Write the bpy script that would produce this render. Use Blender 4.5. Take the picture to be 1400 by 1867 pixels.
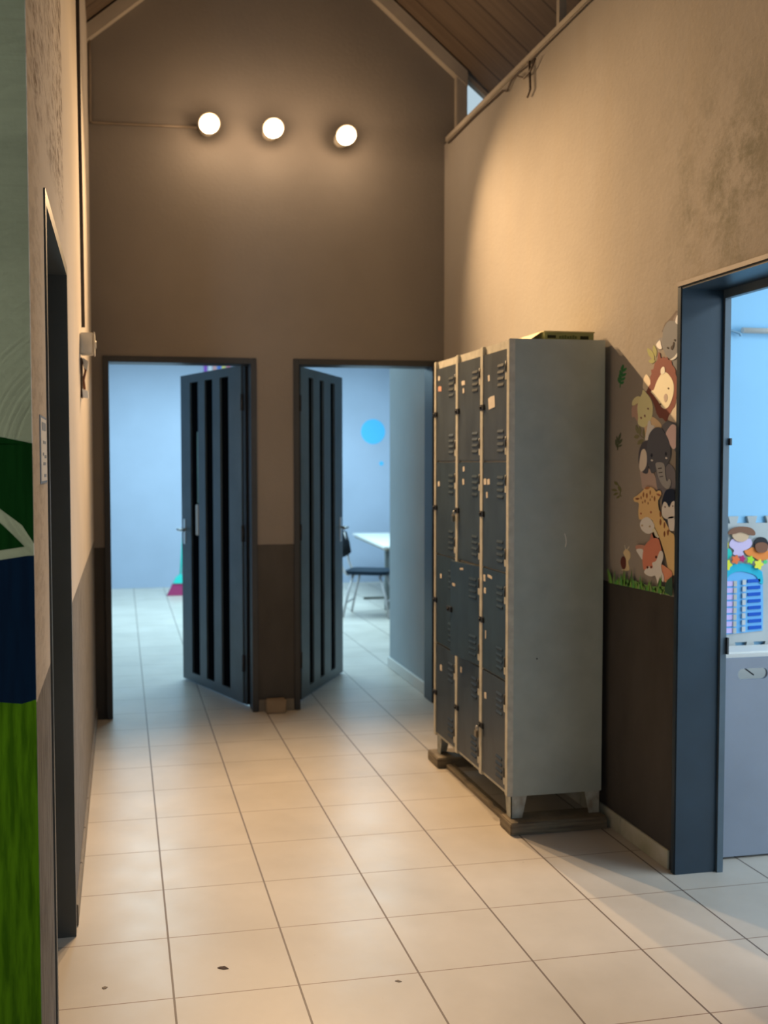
import bpy, bmesh, math, random
from mathutils import Vector, Matrix

# ---------------------------------------------------------------- clear
for o in list(bpy.data.objects): bpy.data.objects.remove(o)
S = bpy.context.scene
COL = S.collection
random.seed(4)

# ---------------------------------------------------------------- camera
cam_d = bpy.data.cameras.new('camera')
cam = bpy.data.objects.new('camera', cam_d); COL.objects.link(cam)
PITCH, YAW, ROLL = 0.0450588, 0.1912348, -0.00355816
fw = Vector((math.sin(YAW)*math.cos(PITCH), math.cos(YAW)*math.cos(PITCH), -math.sin(PITCH)))
r0 = Vector((math.cos(YAW), -math.sin(YAW), 0)); u0 = r0.cross(fw)
rr = math.cos(ROLL)*r0 + math.sin(ROLL)*u0; uu = -math.sin(ROLL)*r0 + math.cos(ROLL)*u0
M = Matrix((rr, uu, -fw)).transposed().to_4x4(); M.translation = Vector((-0.12675, -2.75348, 1.49281))
cam.matrix_world = M
cam_d.sensor_fit = 'AUTO'; cam_d.sensor_width = 36
cam_d.lens = 36*1821.98/1867
cam_d.shift_x = (700-574.5)/1867; cam_d.shift_y = -(933.5-926)/1867
cam_d.clip_start = .02; cam_d.clip_end = 200
cam_d.dof.use_dof = True; cam_d.dof.focus_distance = 2.55; cam_d.dof.aperture_fstop = 3.6
S.camera = cam

# ---------------------------------------------------------------- view + world
S.view_settings.view_transform = 'Standard'; S.view_settings.look = 'None'
S.view_settings.gamma = 1; S.view_settings.use_curve_mapping = False
S.view_settings.exposure = 0.0
w = bpy.data.worlds.new('world'); S.world = w; w.use_nodes = True
bg = w.node_tree.nodes['Background']
bg.inputs[0].default_value = (.62, .80, .90, 1); bg.inputs[1].default_value = 0.75

def area(name, loc, rot, sx, sy, power, col, spread=180):
    d = bpy.data.lights.new(name, 'AREA'); d.shape = 'RECTANGLE'; d.size = sx; d.size_y = sy
    d.energy = power; d.color = col; d.spread = math.radians(spread)
    o = bpy.data.objects.new(name, d); COL.objects.link(o); o.location = loc; o.rotation_euler = [math.radians(a) for a in rot]
    return o
# daylight through the window of the side room (points to -X) and the lights of the far room
area('side_room_daylight', (4.55, -1.2, 1.55), (0, 90, 0), 1.5, 2.6, 95, (.86, .95, 1.0))
area('side_room_ceiling_light', (3.0, -.3, 2.5), (0, 0, 0), .5, 1.2, 20, (.62, .84, 1.0))
area('far_room_daylight', (1.2, 6.9, 2.86), (0, 0, 0), 3.6, 2.6, 260, (.57, .87, 1.0))
area('hall_ceiling_light', (-.5, -2.5, 3.25), (0, 0, 0), 1.0, 1.0, 26, (1.0, .97, .90), 96)
area('hall_cool_fill', (-.4, -6.1, 1.9), (90, 0, -8), 2.6, 2.4, 24, (.78, .90, 1.0))  # added cool fill from behind the camera, lifts the locker side and dado
area('mural_fill', (-1.7, -6.0, 1.9), (90, 0, 4), 1.2, 2.2, 40, (.95, .98, 1.0), 42)  # added narrow fill aimed at the mural wall, no window built there
# the three warm spotlights over the doors: their own light
LAMPS = [(0.385, 3.0, 3.41), (0.752, 3.0, 3.405), (1.180, 3.0, 3.39)]
SPOT_POWER = 250
for L in LAMPS:
    d = bpy.data.lights.new('warm_spot_beam', 'SPOT'); d.energy = SPOT_POWER; d.color = (1.0, .645, .335)
    d.spot_size = math.radians(108); d.spot_blend = .92; d.shadow_soft_size = .02
    o = bpy.data.objects.new('warm_spot_beam', d); COL.objects.link(o)
    t = math.radians(40); a = Vector((0, -math.cos(t), -math.sin(t)))
    o.location = Vector(L) + a*.03
    o.rotation_euler = a.to_track_quat('-Z', 'Y').to_euler()
    d = bpy.data.lights.new('warm_lamp_glow', 'POINT'); d.energy = 4.2; d.color = (1.0, .67, .40); d.shadow_soft_size = .05
    o = bpy.data.objects.new('warm_lamp_glow', d); COL.objects.link(o); o.location = Vector(L) + Vector((0, -.13, -.02))

# ---------------------------------------------------------------- materials
def lin(c): return tuple(((v/255)/12.92 if v/255 <= .04045 else ((v/255+.055)/1.055)**2.4) for v in c)
def base_mat(name, col, rough=.6, metal=0.0, spec=.5):
    m = bpy.data.materials.new(name); m.use_nodes = True
    b = m.node_tree.nodes['Principled BSDF']
    b.inputs['Base Color'].default_value = (*col, 1); b.inputs['Roughness'].default_value = rough
    b.inputs['Metallic'].default_value = metal; b.inputs['Specular IOR Level'].default_value = spec
    return m
class N:
    def __init__(s, m): s.m = m; s.t = m.node_tree; s.b = s.t.nodes['Principled BSDF']
    def n(s, k, **kw):
        x = s.t.nodes.new(k)
        for a, v in kw.items(): setattr(x, a, v)
        return x
    def l(s, a, b): s.t.links.new(a, b)
    def pos(s, scale=(1, 1, 1)):
        g = s.n('ShaderNodeNewGeometry'); v = s.n('ShaderNodeVectorMath', operation='MULTIPLY'); v.inputs[1].default_value = scale
        s.l(g.outputs['Position'], v.inputs[0]); return v.outputs[0]
    def noise(s, vec, scale=1, detail=4, rough=.55):
        x = s.n('ShaderNodeTexNoise'); x.inputs['Scale'].default_value = scale; x.inputs['Detail'].default_value = detail
        x.inputs['Roughness'].default_value = rough; s.l(vec, x.inputs['Vector']); return x.outputs[0]
    def math(s, op, a, b=None, clamp=False):
        x = s.n('ShaderNodeMath', operation=op); x.use_clamp = clamp
        for i, v in enumerate((a, b)):
            if v is None: continue
            if isinstance(v, (int, float)): x.inputs[i].default_value = v
            else: s.l(v, x.inputs[i])
        return x.outputs[0]
    def ramp(s, v, a, b): 
        x = s.n('ShaderNodeMapRange'); x.inputs[1].default_value = a; x.inputs[2].default_value = b; s.l(v, x.inputs[0]); x.clamp = True
        return x.outputs[0]
    def mix(s, f, a, b):
        x = s.n('ShaderNodeMix', data_type='RGBA')
        if isinstance(f, (int, float)): x.inputs[0].default_value = f
        else: s.l(f, x.inputs[0])
        for i, v in ((6, a), (7, b)):
            if isinstance(v, tuple): x.inputs[i].default_value = (*v[:3], 1)
            else: s.l(v, x.inputs[i])
        return x.outputs[2]
    def bump(s, h, strength=.3, dist=.01):
        x = s.n('ShaderNodeBump'); x.inputs['Strength'].default_value = strength; x.inputs['Distance'].default_value = dist
        s.l(h, x.inputs['Height']); s.l(x.outputs[0], s.b.inputs['Normal'])
    def xyz(s):
        g = s.n('ShaderNodeNewGeometry'); x = s.n('ShaderNodeSeparateXYZ'); s.l(g.outputs['Position'], x.inputs[0]); return x.outputs
    def color(s, c): s.l(c, s.b.inputs['Base Color'])

def mottled(name, col, var=.12, scale=6, rough=.6, bump=0, metal=0, stretch=(1, 1, 1), dark=None, spec=.5):
    m = base_mat(name, col, rough, metal, spec); n = N(m)
    f = n.ramp(n.noise(n.pos(stretch), scale), .3, .7)
    c2 = dark or tuple(v*(1-var*2) for v in col)
    n.color(n.mix(f, tuple(min(1, v*(1+var)) for v in col), c2))
    if bump: n.bump(n.noise(n.pos(stretch), scale*8), bump, .004)
    return m

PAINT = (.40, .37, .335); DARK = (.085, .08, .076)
def wall_mat(name, split, streak=0.0, stain=False, PAINT=PAINT):
    m = base_mat(name, PAINT, .85, 0, 0.0); n = N(m)
    x, y, z = n.xyz()[0:3]
    f = n.ramp(n.noise(n.pos(), 1.3, 5), .35, .7)
    c = n.mix(f, PAINT, tuple(v*.86 for v in PAINT))
    if streak:
        # weathered, speckled plaster above and beside the near doorway, smooth repaired band around it
        sp = n.ramp(n.noise(n.pos((1, 13, 46)), 1, 4, .7), .45, .60)
        pt = n.ramp(n.noise(n.pos((1, 5.5, 1.1)), 1, 4, .6), .36, .56)
        nr = n.ramp(y, .40, .36)
        zz = n.math('ADD', z, n.math('MULTIPLY', n.noise(n.pos((1, 6, 2)), 1, 2), .10))
        hi = n.math('ADD', n.ramp(zz, 2.24, 2.30), n.math('MULTIPLY', n.ramp(y, -.47, -.60), .35), True)
        k = n.math('MULTIPLY', n.math('ADD', n.math('MULTIPLY', sp, .62), .06), n.math('ADD', .25, n.math('MULTIPLY', pt, .75)))
        c = n.mix(n.math('MULTIPLY', k, n.math('MULTIPLY', nr, hi)), c, (.085, .055, .035))
    if stain:
        a = n.math('SUBTRACT', 1.0, n.math('MULTIPLY', n.math('ABSOLUTE', n.math('SUBTRACT', z, 2.42)), 1.6), True)
        b = n.ramp(y, .85, .45)
        sp = n.ramp(n.noise(n.pos(), 7, 9, .8), .44, .60)
        sm = n.ramp(n.noise(n.pos(), 2.2, 4), .35, .6)
        c = n.mix(n.math('MULTIPLY', n.math('MULTIPLY', n.math('MULTIPLY', a, b), sp), n.math('MULTIPLY', sm, 1.0)), c, (.22, .21, .17))
        st = n.ramp(n.noise(n.pos((6, 6, .7)), 1, 4), .5, .75)
        c = n.mix(n.math('MULTIPLY', st, .28), c, (.36, .31, .24))
    edge = n.math('ADD', z, n.math('MULTIPLY', n.noise(n.pos(), 30, 2), .004))
    low = n.ramp(edge, split+.0035, split+.0015)
    dn = n.mix(n.ramp(n.noise(n.pos((2, 2, 1)), 3, 4), .35, .7), DARK, tuple(v*.8 for v in DARK))
    if streak:
        dn = n.mix(n.ramp(n.noise(n.pos((90, 90, 6)), 1, 5, .7), .48, .6), (.26, .25, .24), (.14, .135, .13))
    c = n.mix(low, c, dn); n.color(c)
    n.bump(n.noise(n.pos(), 45, 6, .6), .25, .006)
    return m
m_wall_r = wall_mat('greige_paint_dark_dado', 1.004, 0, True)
m_wall_b = wall_mat('greige_paint_back_shaded', 1.006, PAINT=(.25, .226, .203))  # darker copy of the wall paint, the back wall's shade put into its colour
m_wall_l = wall_mat('greige_paint_scraped', 1.045, .8, PAINT=(.60, .55, .49))  # lighter copy of the wall paint, a slight sheen put into its colour

def floor_mat():
    m = base_mat('cream_floor_tile', (.6, .57, .52), .28, 0, .5); n = N(m)
    x, y = n.xyz()[0:2]; U = .355; V = .3615
    def line(c, p, wdt):
        f = n.math('ABSOLUTE', n.math('SUBTRACT', n.math('FRACT', n.math('ADD', n.math('DIVIDE', c, p), 40.5)), .5))
        return n.math('LESS_THAN', f, wdt/p/2)
    g1 = line(x, U, .0062); g2 = line(y, V, .0042)
    tx = n.math('FLOOR', n.math('DIVIDE', x, U)); ty = n.math('FLOOR', n.math('DIVIDE', y, V))
    cv = n.n('ShaderNodeCombineXYZ'); n.l(tx, cv.inputs[0]); n.l(ty, cv.inputs[1])
    wn = n.n('ShaderNodeTexWhiteNoise'); n.l(cv.outputs[0], wn.inputs[0])
    c = n.mix(n.ramp(n.noise(n.pos(), 2.6, 5), .35, .68), (.56, .515, .455), (.47, .43, .375))
    c = n.mix(n.math('MULTIPLY', wn.outputs[0], .12), c, (.5, .47, .42))
    sp = n.ramp(n.noise(n.pos(), 38, 3, .5), .74, .78)
    c = n.mix(n.math('MULTIPLY', sp, .5), c, (.28, .24, .2))
    c = n.mix(g2, c, (.24, .18, .14)); c = n.mix(g1, c, (.13, .10, .085)); n.color(c)
    g = n.math('MAXIMUM', g1, g2)
    rg = n.math('ADD', n.math('MULTIPLY', g, .5), n.ramp(n.noise(n.pos(), 5, 4), -.4, 1.6)); 
    mr = n.n('ShaderNodeMapRange'); mr.inputs[1].default_value = 0; mr.inputs[2].default_value = 1; mr.inputs[3].default_value = .16; mr.inputs[4].default_value = .55
    n.l(rg, mr.inputs[0]); n.l(mr.outputs[0], n.b.inputs['Roughness'])
    n.bump(n.math('MULTIPLY', g, -1.0), .35, .002)
    return m
m_floor = floor_mat()

def plank_mat():
    m = base_mat('brown_board_lining', (.16, .1, .06), .6); n = N(m)
    y = n.xyz()[1]
    f = n.math('FRACT', n.math('ADD', n.math('DIVIDE', y, .21), 40)); gap = n.math('LESS_THAN', f, .07)
    g = n.ramp(n.noise(n.pos((1, 14, 1)), 2, 5), .3, .7)
    c = n.mix(g, (.155, .112, .078), (.105, .074, .05)); n.color(n.mix(gap, c, (.05, .034, .024)))
    n.bump(n.math('MULTIPLY', gap, -1.0), .5, .004)
    return m
m_plank = plank_mat()
m_beam = mottled('painted_beam', (.47, .42, .35), .1, 4, .6)
m_steel = mottled('slate_blue_steel', (.060, .085, .105), .1, 5, .38, 0, 0)
m_steel_r = mottled('navy_steel', (.018, .036, .056), .1, 5, .36)
m_steel_k = mottled('near_black_steel', (.028, .031, .036), .1, 5, .4)
m_slot = base_mat('black_slot', (.004, .005, .007), .9, 0, 0)
m_slate = mottled('door_leaf_steel', (.085, .125, .155), .1, 5, .4)
m_blue_wall = mottled('pale_blue_paint', (.38, .45, .58), .04, 1.2, .7)
m_blue_wall2 = mottled('light_sky_blue_paint', (.25, .52, .76), .03, 1.2, .7)
m_part_wall = mottled('grey_blue_paint', (.40, .46, .50), .05, 1.5, .7)
m_white = base_mat('white_paint', (.75, .75, .72), .5)
m_white_plastic = mottled('yellowed_white_plastic', (.62, .57, .48), .06, 20, .45)
m_base_tile = mottled('cream_tile_skirting', (.55, .54, .47), .08, 9, .45, dark=(.42, .43, .30))
m_base_dark = mottled('brown_tile_skirting', (.20, .17, .13), .1, 9, .5)
m_locker_side = mottled('grey_green_enamel', (.40, .455, .42), .06, 7, .42)
m_locker_frame = mottled('cream_grey_enamel', (.58, .56, .47), .10, 25, .45)
m_door_top = mottled('blue_grey_locker_door', (.055, .072, .085), .12, 9, .4, stretch=(2, 2, .6))
m_black = base_mat('black_plastic', (.012, .013, .015), .5)
m_brass = base_mat('dull_metal', (.35, .3, .22), .35, 1)
m_chrome = base_mat('satin_metal', (.6, .6, .58), .3, 1)
m_dark = base_mat('shadow_brown', (.02, .016, .012), .8)
def wood_mat():
    m = base_mat('old_grey_wood', (.2, .18, .13), .8); n = N(m)
    g = n.ramp(n.noise(n.pos((3, 3, 60)), 2, 6, .7), .35, .68)
    n.color(n.mix(g, (.27, .23, .16), (.11, .085, .06))); n.bump(g, .4, .003); return m
m_wood = wood_mat()
m_rust = mottled('chipped_grey_enamel', (.46, .50, .46), .15, 22, .6, dark=(.30, .27, .21))
m_sticker = mottled('white_sticker', (.66, .60, .52), .05, 60, .7)
m_sticker_p = base_mat('pink_sticker', (.62, .33, .24), .7)
m_wire = base_mat('brown_cable', (.07, .045, .03), .6)
def emit(name, col, s):
    m = bpy.data.materials.new(name); m.use_nodes = True; t = m.node_tree; t.nodes.clear()
    e = t.nodes.new('ShaderNodeEmission'); e.inputs[0].default_value = (*col, 1); e.inputs[1].default_value = s
    o = t.nodes.new('ShaderNodeOutputMaterial'); t.links.new(e.outputs[0], o.inputs[0]); return m
m_glow = emit('lit_lamp_glass', (1.0, .78, .52), 30)

# ---------------------------------------------------------------- helpers
class G:
    """collects shapes, then links them as one mesh object"""
    def __init__(s): s.bm = bmesh.new(); s.mi = 0
    def box(s, x0, x1, y0, y1, z0, z1, bev=0):
        v = [s.bm.verts.new(p) for p in ((x0,y0,z0),(x1,y0,z0),(x1,y1,z0),(x0,y1,z0),(x0,y0,z1),(x1,y0,z1),(x1,y1,z1),(x0,y1,z1))]
        fs = [s.bm.faces.new([v[i] for i in f]) for f in ((3,2,1,0),(4,5,6,7),(0,1,5,4),(1,2,6,5),(2,3,7,6),(3,0,4,7))]
        for f in fs: f.material_index = s.mi
        if bev:
            es = list({e for f in fs for e in f.edges})
            bmesh.ops.bevel(s.bm, geom=es, offset=bev, segments=2, affect='EDGES', clamp_overlap=True)
        return s
    def prism(s, pts, d):
        """pts: 3D polygon, d: extrusion vector"""
        d = Vector(d); a = [s.bm.verts.new(p) for p in pts]; b = [s.bm.verts.new(Vector(p)+d) for p in pts]
        n = len(pts); fs = [s.bm.faces.new(a), s.bm.faces.new(b[::-1])]
        for i in range(n): fs.append(s.bm.faces.new((a[i], b[i], b[(i+1)%n], a[(i+1)%n])))
        for f in fs: f.material_index = s.mi
        return s
    def tube(s, path, r, seg=10, cap=True, taper=None):
        path = [Vector(p) for p in path]; rings = []; up = None
        for i, p in enumerate(path):
            t = (path[min(i+1, len(path)-1)] - path[max(i-1, 0)]).normalized()
            if up is None: up = Vector((0, 0, 1)) if abs(t.z) < .9 else Vector((1, 0, 0))
            a = t.cross(up).normalized(); b = t.cross(a).normalized(); up = -b
            rad = r*(taper[i] if taper else 1)
            rings.append([s.bm.verts.new(p + a*math.cos(k*2*math.pi/seg)*rad + b*math.sin(k*2*math.pi/seg)*rad) for k in range(seg)])
        for A, B in zip(rings, rings[1:]):
            for k in range(seg):
                f = s.bm.faces.new((A[k], A[(k+1)%seg], B[(k+1)%seg], B[k])); f.smooth = True; f.material_index = s.mi
        if cap:
            for R_ in (rings[0][::-1], rings[-1]):
                f = s.bm.faces.new(R_); f.material_index = s.mi
        return s
    def lathe(s, prof, M_=None, seg=28):
        """prof: (radius, height) pairs about local Z, placed by matrix"""
        M_ = M_ or Matrix(); rings = []
        for r, h in prof: rings.append([s.bm.verts.new(M_ @ Vector((r*math.cos(k*2*math.pi/seg), r*math.sin(k*2*math.pi/seg), h))) for k in range(seg)])
        for A, B in zip(rings, rings[1:]):
            for k in range(seg):
                f = s.bm.faces.new((A[k], A[(k+1)%seg], B[(k+1)%seg], B[k])); f.smooth = True; f.material_index = s.mi
        for R_ in (rings[0][::-1], rings[-1]): s.bm.faces.new(R_).material_index = s.mi
        return s
    def build(s, name, mat, parent=None, local=False, flat_origin=True):
        mats = mat if isinstance(mat, (list, tuple)) else [mat]
        bmesh.ops.recalc_face_normals(s.bm, faces=s.bm.faces)
        me = bpy.data.meshes.new(name); o = bpy.data.objects.new(name, me); COL.objects.link(o)
        if parent and not local:
            off = WL(parent)
            bmesh.ops.translate(s.bm, verts=s.bm.verts, vec=-off)
        # origin: bottom centre of the shape
        xs = [v.co for v in s.bm.verts]
        c = Vector(((min(p.x for p in xs)+max(p.x for p in xs))/2, (min(p.y for p in xs)+max(p.y for p in xs))/2, min(p.z for p in xs)))
        if flat_origin:
            bmesh.ops.translate(s.bm, verts=s.bm.verts, vec=-c); o.location = c
        s.bm.to_mesh(me); s.bm.free()
        for q in mats: me.materials.append(q)
        if parent: o.parent = parent
        return o
def WL(o):
    v = Vector(o.location); p = o.parent
    while p: v = v + Vector(p.location); p = p.parent
    return v
def struct(o, label=None):
    o['kind'] = 'structure'
    if label: o['label'] = label
    return o
def tag(o, label, cat, group=None):
    o['label'] = label; o['category'] = cat
    if group: o['group'] = group
    return o
def thing(name, loc, label, cat, group=None, rz=0):
    o = bpy.data.objects.new(name, None); COL.objects.link(o); o.location = loc; o.rotation_euler = (0, 0, rz)
    o.empty_display_size = .1
    return tag(o, label, cat, group)
def smooth_poly(p, it=3):
    out = []; n = len(p)
    for i in range(n):
        a, b, c, d = p[i-1], p[i], p[(i+1)%n], p[(i+2)%n]
        for k in range(it):
            t = k/it
            out.append(tuple(.5*((2*b[j]) + (-a[j]+c[j])*t + (2*a[j]-5*b[j]+4*c[j]-d[j])*t*t + (-a[j]+3*b[j]-3*c[j]+d[j])*t**3) for j in range(2)))
    return out
COLM = {}
def cm(c, rough=.75):
    k = tuple(round(v, 3) for v in c)
    if k not in COLM: COLM[k] = base_mat('painted_colour', c, rough, 0, .2)
    return COLM[k]
def onwall(pts, layer, sm=True):
    """polygon of (Y, Z) on the right wall, raised by its layer"""
    pts = smooth_poly(pts) if sm else pts
    x = 1.825 - .0007*layer
    return [(x, a, b) for a, b in pts]
def onmat(pts, layer, sm=True):
    pts = smooth_poly(pts) if sm else pts
    return [(a, .838 - .003*layer, b) for a, b in pts]

# ================================================================ SETTING
XL, XR, YB = -.288, 1.825, 3.15
struct(G().box(-4.2, 6.2, -6.5, 9.5, -.1, 0).build('floor', m_floor))
# left wall with a doorway
g = G(); z1 = 3.97
g.box(XL-.16, XL, -.83, -.455, 0, z1).box(XL-.16, XL, -.455, .46, 2.1, z1).box(XL-.16, XL, .46, YB, 0, z1)
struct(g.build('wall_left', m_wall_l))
# right wall with a wide doorway
g = G(); z1 = 3.42
g.box(XR, XR+.16, .505, YB, 0, z1).box(XR, XR+.16, -.45, .505, 2.12, z1).box(XR, XR+.16, -6.2, -.45, 0, z1)
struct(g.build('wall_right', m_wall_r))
# back wall, gabled, two doorways
RZ, RX, SL = 4.84, .768, .82
def roofz(x): return RZ - SL*abs(x-RX)
g = G(); d = (0, .15, 0)
A0, A1, B0, B1, ZT = -.226, .664, .886, 1.782, 2.112
g.prism([(XL-.16, YB, 0), (A0, YB, 0), (A0, YB, ZT), (XL-.16, YB, ZT)], d)
g.prism([(A1, YB, 0), (B0, YB, 0), (B0, YB, ZT), (A1, YB, ZT)], d)
g.prism([(B1, YB, 0), (1.985, YB, 0), (1.985, YB, ZT), (B1, YB, ZT)], d)
g.prism([(XL-.16, YB, ZT), (1.985, YB, ZT), (1.985, YB, 3.42), (1.955, YB, 3.42), (1.955, YB, roofz(1.955)), (RX, YB, RZ), (XL-.16, YB, roofz(XL-.16))], d)
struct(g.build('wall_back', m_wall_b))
struct(G().box(1.985, 6.0, YB, YB+.15, 0, 2.98).box(-2.4, XL-.16, YB, YB+.15, 0, 2.98).build('wall_back_extension', m_blue_wall))
# roof lining
for nm, sx in (('ceiling_left_slope', -1), ('ceiling_right_slope', 1)):
    x2 = RX + sx*(3.0)
    g = G().prism([(RX, -6.3, RZ+.0), (x2, -6.3, roofz(x2)), (x2, -6.3, roofz(x2)+.05), (RX, -6.3, RZ+.05)], (0, 6.3+YB+.015, 0))
    struct(g.build(nm, m_plank))
# rake boards along the gable, on both sides, and end post
for nm, sx, xa in (('trim_rake_right', 1, 1.955), ('trim_rake_left', -1, XL)):
    g = G(); k = SL
    g.prism([(RX, YB-.05, RZ-.015), (xa, YB-.05, roofz(xa)-.015), (xa, YB-.05, roofz(xa)-.105), (RX, YB-.05, RZ-.105)], (0, .049, 0))
    struct(g.build(nm, m_beam))
xr2 = 3.2
struct(G().prism([(1.955, YB+.02, roofz(1.955)-.015), (xr2, YB+.02, roofz(xr2)-.015), (xr2, YB+.02, roofz(xr2)-.035), (1.955, YB+.02, roofz(1.955)-.05)], (0, -.045, 0)).build('trim_rake_outer', m_beam))
struct(G().box(1.885, 1.955, YB-.045, YB-.001, 3.42, roofz(1.955)-.02, .004).build('trim_end_post', m_beam))
# capping along the top of the right wall
struct(G().box(XR-.012, XR+.17, -6.2, YB-.05, 3.42, 3.452, .004).build('trim_wall_cap', m_beam))
p = struct(G().box(1.83, 1.865, 1.54, 1.57, 3.452, roofz(1.848)-.002).build('trim_roof_post', m_beam))
p = struct(G().box(1.86, 1.90, -1.2, -1.165, 3.452, roofz(1.88)-.002).build('trim_roof_post', m_beam))
# horizontal rails in the open gable beside the post
struct(G().box(1.99, 2.6, YB+.16, YB+.175, 3.648, 3.668).box(1.99, 2.6, YB+.16, YB+.175, 3.610, 3.622).build('trim_gable_rails', m_steel))
# enclosing walls out of frame
struct(G().box(XR+.16, 6.0, -3.0, -2.85, 0, 2.7).build('wall_side_room_front', m_blue_wall2))
struct(G().box(5.4, 5.55, -2.85, .86, 0, 2.7).build('wall_side_room_end', m_blue_wall2))
struct(G().box(XR+.161, 5.55, .86, 1.0, 0, 2.7).build('wall_side_room_back', m_blue_wall2))
struct(G().box(XR+.16, 5.55, -3.0, 1.0, 2.7, 2.76).build('ceiling_side_room', m_white))
struct(G().box(-2.55, -2.4, YB, 9.5, 0, 2.98).build('wall_far_room_left', m_blue_wall))
struct(G().box(5.9, 6.05, YB, 9.5, 0, 2.98).build('wall_far_room_right', m_blue_wall))
struct(G().box(-2.4, 6.0, 9.35, 9.5, 0, 2.98).build('wall_far_room', m_blue_wall))
struct(G().box(-2.55, 6.05, YB+.151, 9.5, 2.98, 3.04).build('ceiling_far_room', m_white))
struct(G().box(1.785, 1.93, YB+.15, 4.27, 0, 2.98).build('wall_far_room_partition', m_part_wall))
struct(G().box(1.768, 1.785, YB+.16, 4.27, 0, .075, .003).build('baseboard_partition', m_white))
struct(G().box(-2.0, -1.85, -.68, YB, 0, 2.6).box(-2.0, XL-.16, -.68, YB, 2.6, 2.66).build('wall_left_room', m_blue_wall))
# hall wall behind the left opening
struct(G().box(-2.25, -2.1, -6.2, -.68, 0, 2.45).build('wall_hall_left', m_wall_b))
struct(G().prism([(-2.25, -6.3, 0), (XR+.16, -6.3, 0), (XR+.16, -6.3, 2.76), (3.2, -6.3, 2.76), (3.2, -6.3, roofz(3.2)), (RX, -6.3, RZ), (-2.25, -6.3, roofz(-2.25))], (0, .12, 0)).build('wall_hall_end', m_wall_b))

# mural wall (faces the camera) at the left edge
YG = -.83
m_sage = base_mat('sage_green_wall_paint', (.29, .33, .22), .85, 0, .1); n_ = N(m_sage)
n_.color(n_.mix(n_.ramp(n_.noise(n_.pos(), 6, 5), .35, .7), (.32, .355, .235), (.26, .29, .19))); n_.bump(n_.noise(n_.pos(), 60, 6), .35, .006)
def relief(name, col, dk, st):
    m = base_mat(name, col, .8, 0, .04); n = N(m)
    h = n.noise(n.pos((70, 70, 7)), 1, 5, .6)
    n.color(n.mix(n.ramp(h, .4, .62), col, dk)); n.bump(h, st, .008); return m
m_dkgreen = relief('dark_green_wall_paint', (.002, .024, .003), (.001, .018, .002), .3)
m_navy = relief('navy_wall_paint', (.001, .008, .022), (.001, .006, .017), .2)
m_grass = relief('grass_green_wall_paint', (.050, .125, .003), (.022, .066, .001), .9)
g = G()
g.box(-2.4, XL-.001, YG, YG+.14, 0, 3.95)
y_ = YG-.001
for i, pts in enumerate([[(-0.536, 1.533), (-0.346, 1.543), (-0.277, 1.531), (-0.272, 1.528), (-0.275, 1.345), (-0.309, 1.379), (-0.348, 1.41), (-0.536, 1.539)],
        [(-0.537, 1.509), (-0.348, 1.384), (-0.329, 1.365), (-0.305, 1.339), (-0.349, 1.333), (-0.541, 1.32)],
        [(-0.541, 1.3), (-0.349, 1.315), (-0.3, 1.322), (-0.277, 1.322), (-0.278, 1.051), (-0.315, 1.044), (-0.354, 1.049), (-0.546, 1.057)],
        [(-0.546, 1.057), (-0.354, 1.049), (-0.315, 1.044), (-0.278, 1.051), (-0.28, 0.066), (-0.566, 0.109)]]):
    pts = [(min(a, XL-.0005) if a > XL-.012 else a, max(b, 0.0)) for a, b in pts]
    g.mi = i+1
    vs = [g.bm.verts.new((a, y_, b)) for a, b in pts]; f = g.bm.faces.new(vs); f.material_index = i+1
struct(g.build('wall_mural', [m_sage, m_dkgreen, m_dkgreen, m_navy, m_grass]))

# skirting tiles
g = G(); y = .53
while y < YB-.02:
    y2 = min(y+.352, YB-.004); g.box(XR-.009, XR, y, y2-.003, 0, .072, .002); y = y2
struct(g.build('baseboard_right', m_base_tile))
g = G(); y = .50
while y < YB-.02:
    y2 = min(y+.352, YB-.004); g.box(XL, XL+.008, y, y2-.003, 0, .07, .002); y = y2
struct(g.build('baseboard_left', m_base_dark))
g = G().box(A1+.004, B0-.004, YB-.006, YB, 0, .07, .001)
struct(g.build('baseboard_back', m_base_dark))

# ---------------------------------------------------------------- door frames
def frame_back(name, x0, x1):
    t = .034; e = thing(name, ((x0+x1)/2, YB, 0), '', ''); del e['label']; del e['category']; struct(e)
    g = G(); a, b = YB-.012, YB+.155
    g.box(x0, x0+t, a, b, 0, ZT-.0, .003).box(x1-t, x1, a, b, 0, ZT, .003).box(x0+t, x1-t, a, b, ZT-t, ZT, .003)
    g.build('door_frame', m_steel_k, e)
    return e
dA = frame_back('door_1', A0, A1); dB = frame_back('door_2', B0, B1)

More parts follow.
